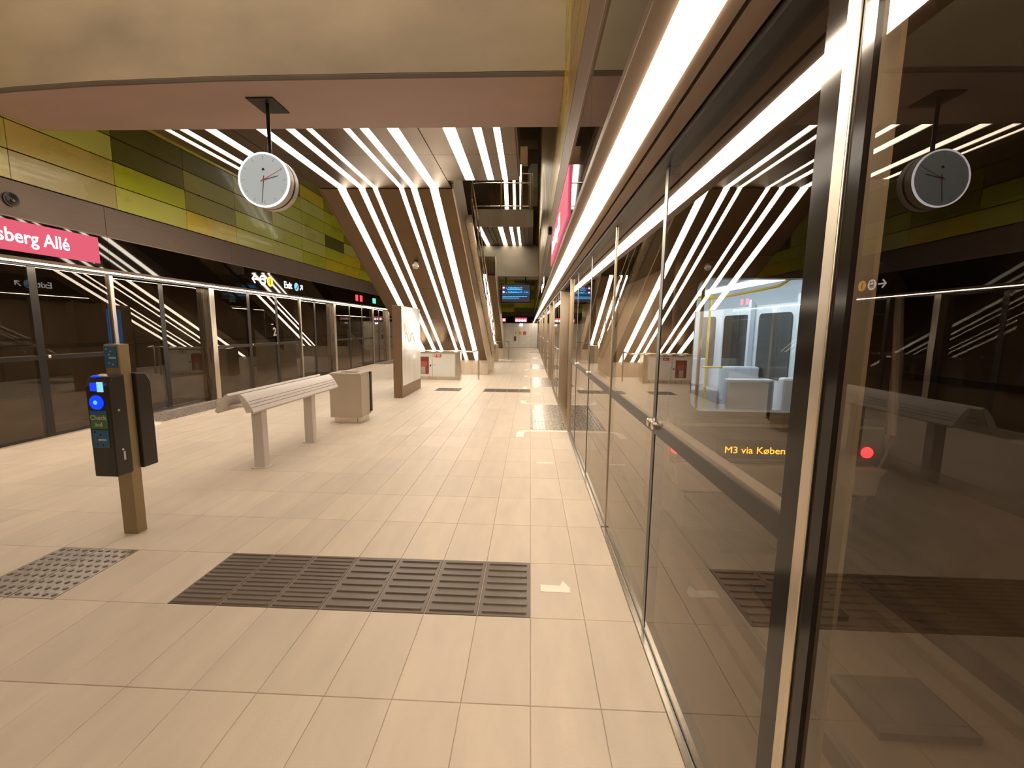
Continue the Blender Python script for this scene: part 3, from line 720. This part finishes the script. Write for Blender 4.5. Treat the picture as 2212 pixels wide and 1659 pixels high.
MB().prism([(-2.92, 13.019, 0.705), (-2.90, 13.019, 0.705), (-2.865, 13.019, 0.76), (-2.90, 13.019, 0.76)], (0, 0.003, 0)).build('symbol', 'white_paint', d2)
MB().lathe((-2.925, 13.03, 0.45), (0, -1, 0), [(0, 0.012), (0.006, 0.010)], 12).build('lock', 'black', d2)
B(-4.0, -2.17, 13.04, 13.6, 0.84, 0.855).build('top', 'steel_bright', hc)
pr = thing('platform_railing', 'steel tube railing over the hydrant cabinet', 'railing', (-2.2, 12.95, 0))
MB().tube([(-4.1, 12.95, 0.89), (-2.14, 12.95, 0.89), (-1.72, 12.98, 0.87), (-1.66, 13.15, 0.89), (-1.60, 13.35, 0.91)], 0.02, 10).build('rail', 'steel_bright', pr, smooth=True)
for xx, yy in ((-2.13, 12.95), (-1.60, 13.35)): MB().tube([(xx, yy, 0), (xx, yy, 0.9)], 0.026, 10).build('post', 'steel', pr, smooth=True)

# dome camera on escalator underside
dc = thing('dome_camera', 'small dome camera on the near escalator underside', 'camera', (-2.63, 10.0, sl(10.0)))
MB().lathe((-2.63, 9.99, sl(10.0) - 0.01), (0, -0.5, -0.86), [(0, 0.05), (0.05, 0.05), (0.08, 0.075), (0.13, 0.06), (0.16, 0.02)], 20).build('housing', 'clock_case', dc, smooth=True)

# hanging screen
sc = thing('departure_screen', 'hanging departure screen with blue text under the far concrete beam', 'screen', (-0.64, 18.4, 3.0))
B(-1.27, -0.02, 18.38, 18.48, 2.64, 3.44).build('case', 'screen_black', sc, bevel=0.01)
ds = B(-1.23, -0.06, 18.375, 18.38, 2.70, 3.40).build('display', 'screen_grey', sc)
B(-1.23, -0.06, 18.371, 18.375, 2.98, 3.17).build('blue_row', 'screen_blue_row', ds)
for zz in (3.27, 3.09):
    MB().lathe((-1.15, 18.37, zz), (0, -1, 0), [(0, 0.05), (0.002, 0.05)], 20).build('line_badge', 'magenta_dot', ds)
    text('M3', 'lettering', 'white_text', ds, 0.06, (-1.15, 18.366, zz), (1, 0, 0), (0, 0, 1), 'CENTER', 0.001, 0.001)
    text('via', 'lettering', 'screen_text', ds, 0.06, (-1.06, 18.368, zz - 0.015), (1, 0, 0), (0, 0, 1), 'LEFT', 0.001, 0.001)
    text('København H', 'lettering', 'screen_text', ds, 0.105, (-0.96, 18.368, zz), (1, 0, 0), (0, 0, 1), 'LEFT', 0.002, 0.001)
text('3 min', 'lettering', 'screen_text', ds, 0.08, (-0.30, 18.368, 3.09), (1, 0, 0), (0, 0, 1), 'LEFT', 0.001, 0.001)
def blurred_line(x0, x1, z, h):
    x = x0
    while x < x1:
        x2 = min(x + random.uniform(0.05, 0.13), x1); B(x, x2, 18.366, 18.3695, z - h / 2, z + h / 2).build('text_line', 'screen_text', ds); x = x2 + 0.014
blurred_line(-1.0, -0.38, 3.195, 0.026); blurred_line(-1.2, -0.16, 2.91, 0.026); blurred_line(-1.2, -0.5, 2.845, 0.026)
for xx in (-1.06, -0.24):
    MB().tube([(xx, 18.43, 3.44), (xx, 18.43, 3.72)], 0.025, 10).build('stem', 'black', sc)
    B(xx - 0.08, xx + 0.08, 18.35, 18.51, 3.705, 3.72).build('stem_plate', 'black', sc)

# end wall items
ew = YE - 0.05
b1 = B(-1.28, -1.20, ew - 0.03, ew, 1.12, 1.30).build('wall_box', 'yellow_paint'); tag(b1, 'narrow yellow box on the white end wall', 'box')
b2 = B(-0.98, -0.75, ew - 0.08, ew, 1.08, 1.32).build('defibrillator_box', 'yellow_paint'); tag(b2, 'yellow square box on the white end wall beside the red one', 'box')
b3 = B(-0.56, -0.35, ew - 0.08, ew, 1.08, 1.32).build('alarm_box', 'red_paint'); tag(b3, 'red square box on the white end wall', 'box')
b4 = B(-1.36, -1.18, ew - 0.06, ew, 0.55, 0.92).build('extinguisher_niche', 'dark_red'); tag(b4, 'dark red extinguisher niche low in the white end wall', 'extinguisher')
for k in range(2):
    l_ = MB().lathe((-0.85 + 0.14 * k, ew, 1.86), (0, -1, 0), [(0, 0.05), (0.03, 0.04)], 16).build('spot_lamp', 'end_lamp'); tag(l_, '%s small white lamp high on the white end wall' % ('left hand' if k == 0 else 'right hand'), 'light', 'small lamps on the end wall')
es_ = thing('station_sign', 'glowing red sign in the black band at the far end', 'sign', (-0.7, YE - 0.1, 2.2))
B(-1.30, -0.30, YE - 0.10, YE - 0.07, 2.10, 2.45).build('panel', 'pink_sign', es_)
for k in range(4): MB().lathe((-1.15 + 0.23 * k, YE - 0.10, 2.22), (0, -1, 0), [(0, 0.10), (0.004, 0.10)], 20).build('white_disc', 'white_text', es_)
es2 = thing('station_sign', 'small glowing red sign by the far escalator foot, left of the bigger one', 'sign', (-2.2, YE - 0.1, 2.2))
B(-2.35, -2.05, YE - 0.10, YE - 0.07, 2.10, 2.40).build('panel', 'pink_sign', es2)
MB().lathe((-2.2, YE - 0.10, 2.25), (0, -1, 0), [(0, 0.10), (0.004, 0.10)], 20).build('white_disc', 'white_text', es2)

# ---- header signs
def icon_disc(par, x, y, z, r, m, ink, kind, s):
    """pictogram disc facing the platform; s = +1 for the left header (faces +x)"""
    MB().lathe((x, y, z), (s, 0, 0), [(0, r), (0.003, r)], 28).build('icon_disc', m, par)
    f = x + s * 0.003; e = s * 0.002
    if kind == 'train':
        B(f, f + e, y - r * 0.5, y + r * 0.5, z - r * 0.35, z + r * 0.6).build('icon', ink, par)
        B(f + e, f + 2 * e, y - r * 0.35, y + r * 0.35, z + r * 0.05, z + r * 0.4).build('icon', m, par)
        B(f, f + e, y - r * 0.55, y + r * 0.55, z - r * 0.6, z - r * 0.48).build('icon', ink, par)
    elif kind == 'one':
        B(f, f + e, y - r * 0.13, y + r * 0.13, z - r * 0.6, z + r * 0.6).build('icon', ink, par)
    else:
        v = [(f, y - r * 0.65, z - r * 0.4), (f, y - r * 0.2, z - r * 0.4), (f, y + r * 0.65, z + r * 0.5), (f, y + r * 0.65, z + r * 0.25), (f, y - r * 0.05, z - r * 0.6), (f, y - r * 0.65, z - r * 0.6)]
        MB().prism(v, (e, 0, 0)).build('icon', ink, par)
def arrow(par, x, y, z, sz, ang, s, m='white_text'):
    """arrow pointing in the (y,z) plane at angle ang (0 = +y)"""
    ca, sa = math.cos(ang), math.sin(ang)
    def q(u, v): return (x, y + sz * (u * ca - v * sa), z + sz * (u * sa + v * ca))
    MB().prism([q(-0.5, 0.07), q(0.35, 0.07), q(0.35, -0.07), q(-0.5, -0.07)], (s * 0.003, 0, 0)).build('arrow', m, par)
    for g in (1, -1): MB().prism([q(0.5, 0.0), q(0.06, g * 0.42), q(-0.06, g * 0.32), q(0.32, 0)], (s * 0.003, 0, 0)).build('arrow', m, par)
mat('icon_blue', (0.02, 0.07, 0.2), 0.5)
for side in ('left', 'right'):
    s = 1 if side == 'left' else -1
    hx = (HL if side == 'left' else HR) + s * 0.001
    xd = (0, s, 0)
    ps = thing('station_name_sign', 'glowing pink station name sign on the %s black header' % side, 'sign', (hx, 4.8, 2.66))
    ya, yb = (2.70, 6.28) if side == 'left' else (3.50, 6.30)
    B(hx, hx + s * 0.012, ya, yb, 2.475, 2.845).build('panel', 'pink_sign', ps)
    if side == 'left': text('Frederiksberg Allé', 'lettering', 'white_text', ps, 0.235, (hx + 0.013, 5.87, 2.655), xd, (0, 0, 1), 'RIGHT', 0.0022, 0.002, 0.87)
    else: text('Frederiksberg Allé', 'lettering', 'white_text', ps, 0.235, (hx - 0.013, 6.0, 2.655), xd, (0, 0, 1), 'LEFT', 0.0022, 0.002, 0.9)
    ds_ = thing('direction_sign', 'white arrow with train and orange pictograms on the %s header' % side, 'sign', (hx, 10.2, 2.65))
    oy = 0.0 if side == 'left' else 0.0
    arrow(ds_, hx, 9.92, 2.655, 0.24, math.pi, s)
    icon_disc(ds_, hx, 10.21, 2.655, 0.12, 'white_text', 'icon_blue', 'train', s)
    icon_disc(ds_, hx, 10.50, 2.655, 0.12, 'orange_text', 'icon_blue', 'one', s)
    xs_ = thing('exit_sign', 'white Exit sign with escalator symbol and arrow on the %s header' % side, 'sign', (hx, 11.6, 2.63))
    if side == 'left':
        text('Exit', 'lettering', 'white_text', xs_, 0.24, (hx + 0.002, 11.10, 2.64), xd, (0, 0, 1), 'LEFT', 0.004)
        icon_disc(xs_, hx, 11.70, 2.64, 0.11, 'light_blue_screen', 'icon_blue', 'esc', s)
        arrow(xs_, hx, 11.95, 2.64, 0.20, math.radians(45), s)
    else:
        text('Exit', 'lettering', 'white_text', xs_, 0.24, (hx - 0.002, 12.05, 2.64), xd, (0, 0, 1), 'LEFT', 0.004)
        icon_disc(xs_, hx, 12.55 - 1.1, 2.64, 0.11, 'light_blue_screen', 'icon_blue', 'esc', s)
        arrow(xs_, hx, 11.2, 2.64, 0.20, math.radians(135), s)
rl = thing('signal_panel', 'red lit pair of figures on the left header beside a teal sign', 'sign', (HL, 15.8, 2.62))
for yy in (15.7, 16.1): B(HL + 0.001, HL + 0.006, yy, yy + 0.22, 2.52, 2.74).build('red_figure', 'red_lamp', rl)
tl = thing('exit_sign', 'small teal emergency exit sign on the left header', 'sign', (HL, 17.6, 2.6))
B(HL + 0.001, HL + 0.006, 17.4, 17.75, 2.53, 2.73).build('panel', 'teal_lamp', tl)
spk = thing('loudspeaker', 'round black loudspeaker in the perforated band of the left wall', 'speaker', (-6.39, 5.25, 3.09))
MB().lathe((-6.391, 5.25, 3.09), (1, 0, 0), [(0, 0.085), (0.02, 0.085), (0.02, 0.07), (0.008, 0.05), (0.004, 0.02)], 28).build('cone', 'black', spk, smooth=True)
MB().lathe((-6.38, 5.27, 3.08), (1, 0, 0), [(0, 0.022), (0.012, 0.015)], 14).build('dust_cap', 'brown_metal', spk, smooth=True)
sp2 = thing('loudspeaker', 'small black speaker on the perforated band of the right wall', 'speaker', (0.28, 6.6, 3.1))
MB().lathe((0.29, 6.7, 3.05), (-1, 0, 0), [(0, 0.06), (0.05, 0.06), (0.06, 0.04)], 20).build('cone', 'black', sp2, smooth=True)

# ---- floor markings and tactile paving
def bar(mb, pts, z=0.0015):
    mb.prism([(p[0], p[1], -0.001) for p in pts], (0, 0, z + 0.001)); return mb
o = bar(MB(), [(0.09, 2.46), (0.09, 2.53), (0.212, 2.525), (0.232, 2.578), (0.272, 2.505), (0.27, 2.455)]).build('door_number_marking', 'white_paint')
tag(o, 'white painted figure 1 on the floor beside the right glass doors', 'floor marking')
o = bar(MB(), [(0.10, 4.99), (0.10, 5.03), (0.30, 5.03), (0.30, 4.99)]).build('door_number_marking', 'white_paint'); tag(o, 'thin white painted dash on the floor further along the right doors', 'floor marking')
o = bar(MB(), [(0.10, 10.55), (0.10, 10.65), (0.27, 10.65), (0.27, 10.55)]).build('door_number_marking', 'white_paint'); tag(o, 'small white painted mark beyond the far dark tactile row', 'floor marking')
def bracket(side, yl, sg, label, grp):
    X = lambda v: mx(side, v)
    m = MB(); t = 0.075
    def pp(u, v): return (X(u), yl + sg * v)
    pts = [pp(0.60, 0), pp(0.60, t), pp(0.02, t)]
    cx_, cy_ = 0.02, 0.26
    for k in range(1, 7):
        a = math.pi / 2 * k / 6; pts.append(pp(cx_ - 0.095 * math.sin(a), t + 0.16 - 0.16 * math.cos(a)))
    pts += [pp(-0.075, 0.36 + t), pp(-0.19, 0.36 + t), pp(-0.19, 0.19)]
    for k in range(0, 6):
        a = math.pi / 2 * k / 6; pts.append(pp(-0.19 + 0.15 * (1 - math.cos(a)), 0.19 - 0.19 * math.sin(a)))
    pts.append(pp(-0.02, 0))
    m.add([(p[0], p[1], 0.0016) for p in pts], [tuple(range(len(pts)))])
    o = m.build('boarding_bracket', 'white_paint'); tag(o, label, 'floor marking', grp)
NM = ['nearest', 'second', 'third', 'fourth', 'fifth']
for i, (a, b) in enumerate([(6.66, 9.02), (11.8, 14.12), (16.9, 19.2), (22.5, 24.3), (27.6, 29.4)]):
    bracket('right', a, -1, 'white painted hook line on the near side of the %s right door' % NM[i], 'white boarding hooks at the right doors')
    bracket('right', b, 1, 'white painted hook line on the far side of the %s right door' % NM[i], 'white boarding hooks at the right doors')
for i, (a, b) in enumerate([(6.66, 9.02), (12.3, 14.7), (18.0, 20.3)]):
    bracket('left', a, -1, 'white painted hook line on the near side of the %s left door' % NM[i], 'white boarding hooks at the left doors')
    bracket('left', b, 1, 'white painted hook line on the far side of the %s left door' % NM[i], 'white boarding hooks at the left doors')

ribm = {}
def rib(w_, d_, h_, m='tactile'):
    key = (round(w_, 4), round(d_, 4), h_, m)
    if key not in ribm:
        me = bpy.data.meshes.new('rib'); a, b = w_ / 2, d_ / 2; c, d2 = a - 0.004, b - min(0.004, b * 0.5)
        me.from_pydata([(-a, -b, -0.001), (a, -b, -0.001), (a, b, -0.001), (-a, b, -0.001), (-c, -d2, h_), (c, -d2, h_), (c, d2, h_), (-c, d2, h_)], [], [(0, 1, 5, 4), (1, 2, 6, 5), (2, 3, 7, 6), (3, 0, 4, 7), (4, 5, 6, 7)])
        me.materials.append(MATS[m]); ribm[key] = me
    return ribm[key]
tp_ = thing('tactile_paving', 'dark ribbed tactile paving row in the foreground floor', 'tactile paving', (-1.02, 2.5, 0))
for k in range(7):
    xa = -2.073 + 0.3 * k; cx = xa + 0.15; cy = R0 + 0.2825
    t = link('tile', tile_mesh(0.15, m='tactile', gap=0.003), tp_, loc=(cx, cy, 0)); WL[t] = Vector((cx, cy, 0))
    nr = 13 if k < 3 else 8
    for j in range(nr):
        yy = cy - 0.2825 + 0.565 * (j + 0.5) / nr
        if k < 3: link('rib', rib(0.27, 0.016, 0.006), t, loc=(cx, yy, 0))
        else: link('rib', rib(0.255, 0.020, 0.008), t, loc=(cx, yy, 0))
td = thing('tactile_paving', 'grey dotted tactile paving square by the check-in post', 'tactile paving', (-3.05, 2.5, 0))
for k in range(2):
    cx = -3.1875 + 0.285 * k; cy = R0 + 0.2825
    t = link('tile', tile_mesh(0.1425, m='tactile_gray', gap=0.002), td, loc=(cx, cy, 0)); WL[t] = Vector((cx, cy, 0))
    me = None
    for i in range(5):
        for j in range(9):
            if me is None:
                mbm = MB().lathe((0, 0, 0), (0, 0, 1), [(-0.001, 0.015), (0.004, 0.012), (0.005, 0.009)], 10)
                st = mbm.build('stud', 'tactile', t); me = st.data; st.location = Vector((cx - 0.112 + 0.056 * i, cy - 0.248 + 0.062 * j, 0)) - WL[t]
                me.transform(Matrix.Translation(WL[t]))
            else: link('stud', me, t, loc=(cx - 0.112 + 0.056 * i, cy - 0.248 + 0.062 * j, 0))
def tact_zone(x0, x1, y0, y1, label, along, nx, ny, parts=True, m='tactile_gray'):
    z = thing('tactile_paving', label, 'tactile paving', ((x0 + x1) / 2, (y0 + y1) / 2, 0))
    hw, hd = (x1 - x0) / nx / 2, (y1 - y0) / ny / 2
    me = tile_mesh(hw, hd, m)
    for i in range(nx):
        for j in range(ny):
            cx, cy = x0 + hw * (2 * i + 1), y0 + hd * (2 * j + 1)
            t = link('tile', me, z, loc=(cx, cy, 0)); WL[t] = Vector((cx, cy, 0))
            if not parts: continue
            if along == 'y':
                for q in range(5): link('rib', rib(0.022, 2 * hd - 0.02, 0.005, m), t, loc=(cx - hw + 2 * hw * (q + 0.5) / 5, cy, 0))
            else:
                for q in range(6): link('rib', rib(2 * hw - 0.03, 0.02, 0.005, m), t, loc=(cx, cy - hd + 2 * hd * (q + 0.5) / 6, 0))
for i, z_ in enumerate(skip_zones[:5]): tact_zone(*z_, 'grey ribbed tactile paving in front of the %s right door' % NM[i], 'y', 2, 4 if i < 3 else 3, i < 3)
tact_zone(*skip_zones[7], 'dark tactile paving row crossing mid platform near the right doors', 'x', 4, 1, True, 'tactile')
tact_zone(*skip_zones[8], 'short dark tactile paving patch beside the totem', 'x', 2, 1, True, 'tactile')
for i, z_ in enumerate(skip_zones[9:12]): tact_zone(*z_, 'grey ribbed tactile paving in front of the %s left door' % NM[i], 'y', 2, 4, i < 2)
o = B(-1.4, 0.05, 20.45, 20.6, -0.0015, 0.002).build('floor_joint', 'tactile'); tag(o, 'dark expansion joint crossing the platform before the far escalator', 'joint')

#======================================================= TRAIN
TY = 4.30
tr = thing('metro_train', 'metro train standing at the right platform with its lit interior visible', 'train', (2.45, 6.5, -0.64))
def ztop(): return 2.36
# body shell: side walls, roof, floor
XL, XR = 1.28, 3.70
def ring_xs(sh, ins=0.0, top=2.36, bot=-0.42):
    # outline in xz, rounded
    return [(XL + ins + 0.05, bot), (XL + ins, -0.2), (XL + ins, 1.2), (XL + ins, 2.0), (XL + ins + 0.12, top - 0.12), (XL + ins + 0.4, top), (XR - ins - 0.4, top), (XR - ins - 0.12, top - 0.12), (XR - ins, 2.0), (XR - ins, 1.2), (XR - ins, -0.2), (XR - ins - 0.05, bot)]
def xz_loop(pts, y): return [(p[0], y, p[1]) for p in pts]
TE = 20.0
shell = MB()
o1 = ring_xs(0); i1 = ring_xs(0, 0.05, 2.30, -0.37)
n = len(o1)
# left side has door/window cut-outs left simple: outer skin
def skin(pts, ya, yb, mb):
    vs = xz_loop(pts, ya) + xz_loop(pts, yb); m_ = len(pts)
    mb.add(vs, [(i, i + 1, m_ + i + 1, m_ + i) for i in range(m_ - 1)]); return mb
skin(o1, TY + 0.35, TE, shell).build('body_shell', 'train_body', tr, smooth=True)
skin(ring_xs(0, 0.06, 2.28, -0.05), TY + 0.3, TE, MB()).build('inner_lining', 'train_inside', tr, smooth=True)
B(XL + 0.08, XR - 0.08, TY + 0.30, TE, -0.08, 0.02).build('floor_pan', 'train_floor', tr)
B(XL + 0.1, XR - 0.1, TY + 6.5, TY + 6.55, 0.0, 2.27).build('gangway_wall', 'train_inside', tr)
B(XL + 0.8, XR - 0.8, TY + 6.49, TY + 6.5, 0.02, 2.0).build('gangway_opening', 'train_dark', tr)
# nose: frame round the big end window
def rrect(x0, x1, z0, z1, r, k=5):
    P = []
    for (cx, cz, a0) in ((x1 - r, z1 - r, 0), (x0 + r, z1 - r, 90), (x0 + r, z0 + r, 180), (x1 - r, z0 + r, 270)):
        for i in range(k + 1): a = math.radians(a0 + 90 * i / k); P.append((cx + r * math.cos(a), cz + r * math.sin(a)))
    return P
outer = rrect(1.40, 3.60, 0.02, 2.26, 0.34); inner = rrect(1.60, 3.20, 0.80, 2.10, 0.12)
N = len(outer); fr = MB(); vs = [(p[0], TY + 0.06, p[1]) for p in outer] + [(p[0], TY, p[1]) for p in inner] + [(p[0], TY + 0.14, p[1]) for p in inner]
fr.add(vs, [(i, (i + 1) % N, N + (i + 1) % N, N + i) for i in range(N)] + [(N + i, N + (i + 1) % N, 2 * N + (i + 1) % N, 2 * N + i) for i in range(N)])
fr.build('nose_frame', 'train_dark', tr, smooth=True)
# transition from nose frame to body
tra = MB(); o_n = rrect(1.40, 3.60, 0.02, 2.26, 0.34); o_b = rrect(XL, XR, -0.42, 2.36, 0.36)
vs = [(p[0], TY + 0.06, p[1]) for p in o_n] + [(p[0], TY + 0.36, p[1]) for p in o_b]
tra.add(vs, [(i, (i + 1) % N, N + (i + 1) % N, N + i) for i in range(N)]).build('nose_shoulder', 'train_body', tr, smooth=True)
for xs in (1.36, 3.56):
    MB().tube([(xs + 0.04 * (1 if xs < 2 else -1), TY + 0.06, 1.95), (xs, TY + 0.02, 1.3), (xs, TY + 0.0, 0.6), (xs + 0.03 * (1 if xs < 2 else -1), TY, 0.25), (xs + 0.16 * (1 if xs < 2 else -1), TY, 0.12)], 0.045, 10).build('corner_trim', 'train_body', tr, smooth=True)
MB().prism([(p[0], TY + 0.09, p[1]) for p in inner], (0, 0.006, 0)).build('end_window', 'clear_glass', tr)
B(1.46, 3.50, TY - 0.02, TY + 0.06, 0.28, 0.76).build('lower_panel', 'train_dark', tr, bevel=0.03)
MB().prism([(1.46, TY - 0.05, 0.26), (1.50, TY - 0.05, -0.02), (3.46, TY - 0.05, -0.02), (3.50, TY - 0.05, 0.26)], (0, 0.3, 0)).build('bumper', 'train_body', tr, bevel=0.02)
B(1.50, 3.46, TY - 0.035, TY - 0.02, 0.655, 0.685).build('light_moulding', 'train_body', tr)
B(1.6, 3.3, TY, TY + 0.4, -0.42, -0.05).build('underframe', 'train_dark', tr)
led = B(1.88, 3.05, TY - 0.03, TY - 0.02, 0.33, 0.52).build('destination_display', 'black', tr)
text('M3 via København H', 'lettering', 'led_orange', led, 0.098, (1.955, TY - 0.032, 0.415), (1, 0, 0), (0, 0, 1), 'LEFT', 0.0, 0.001, 1.09)
for xx in (1.485, 3.34):
    MB().lathe((xx, TY - 0.02, 0.42), (0, -1, 0), [(0, 0.055), (0.02, 0.05), (0.03, 0.03)], 20).build('tail_lamp', 'red_lamp', tr, smooth=True)
# interior
def interior_window(y0, y1, z0, z1):
    f = MB().prism([(XR - 0.075, y0 + (p[0]) * (y1 - y0), z0 + p[1] * (z1 - z0)) for p in rrect(0, 1, 0, 1, 0.09)], (0.012, 0, 0)).build('side_window', 'train_window', tr)
for a, b in ((4.72, 5.75), (6.2, 7.08), (7.42, 8.32), (8.7, 9.5)): interior_window(a, b, 0.88, 1.87)
for a in (5.92, 7.22): B(XR - 0.14, XR - 0.07, a, a + 0.08, 0.02, 2.1).build('door_pillar', 'train_inside', tr)
for a, b in ((4.65, 6.0), (6.05, 7.4), (7.45, 8.8), (8.85, 10.2)):
    B(3.05, 3.17, a, b, 2.235, 2.275).build('ceiling_lamp', 'train_lamp', tr)
    B(1.85, 1.97, a, b, 2.235, 2.275).build('ceiling_lamp', 'train_lamp', tr)
for x0, x1, ya, yb, z1 in ((3.05, 3.6, 4.75, 5.3, 0.50), (3.05, 3.6, 6.3, 6.9, 0.48), (2.3, 2.85, 4.7, 5.1, 0.50), (3.05, 3.6, 8.3, 8.9, 0.48), (1.42, 1.95, 5.2, 5.7, 0.48), (1.42, 1.95, 6.9, 7.4, 0.48)):
    st = B(x0, x1, ya, yb, 0.02, z1).build('seat', 'train_seat', tr, bevel=0.03)
    B(x0, x1, yb - 0.02, yb + 0.10, z1, 1.04).build('seat_back', 'train_inside', st, bevel=0.03)
MB().tube([(1.78, 4.62, 0.02), (1.78, 4.62, 2.25)], 0.018, 10).build('grab_pole', 'pole_yellow', tr)
MB().tube([(2.9, 7.2, 0.02), (2.9, 7.2, 2.25)], 0.018, 10).build('grab_pole', 'pole_yellow', tr)
MB().tube([(2.2, 9.0, 2.05), (2.6, 5.9, 2.05), (2.75, 5.0, 2.1), (2.8, 4.75, 2.2)], 0.016, 8).build('grab_rail', 'pole_yellow', tr, smooth=True)
MB().tube([(1.78, 4.62, 1.95), (1.95, 5.3, 2.0), (2.05, 6.5, 2.0)], 0.016, 8).build('grab_rail', 'pole_yellow', tr, smooth=True)
MB().tube([(3.3, 6.95, 1.02), (2.75, 6.95, 1.02)], 0.016, 8).build('grab_rail', 'pole_yellow', tr)
em = B(1.62, 1.66, 4.46, 4.48, 1.66, 1.69).build('exit_light', 'red_lamp', tr)
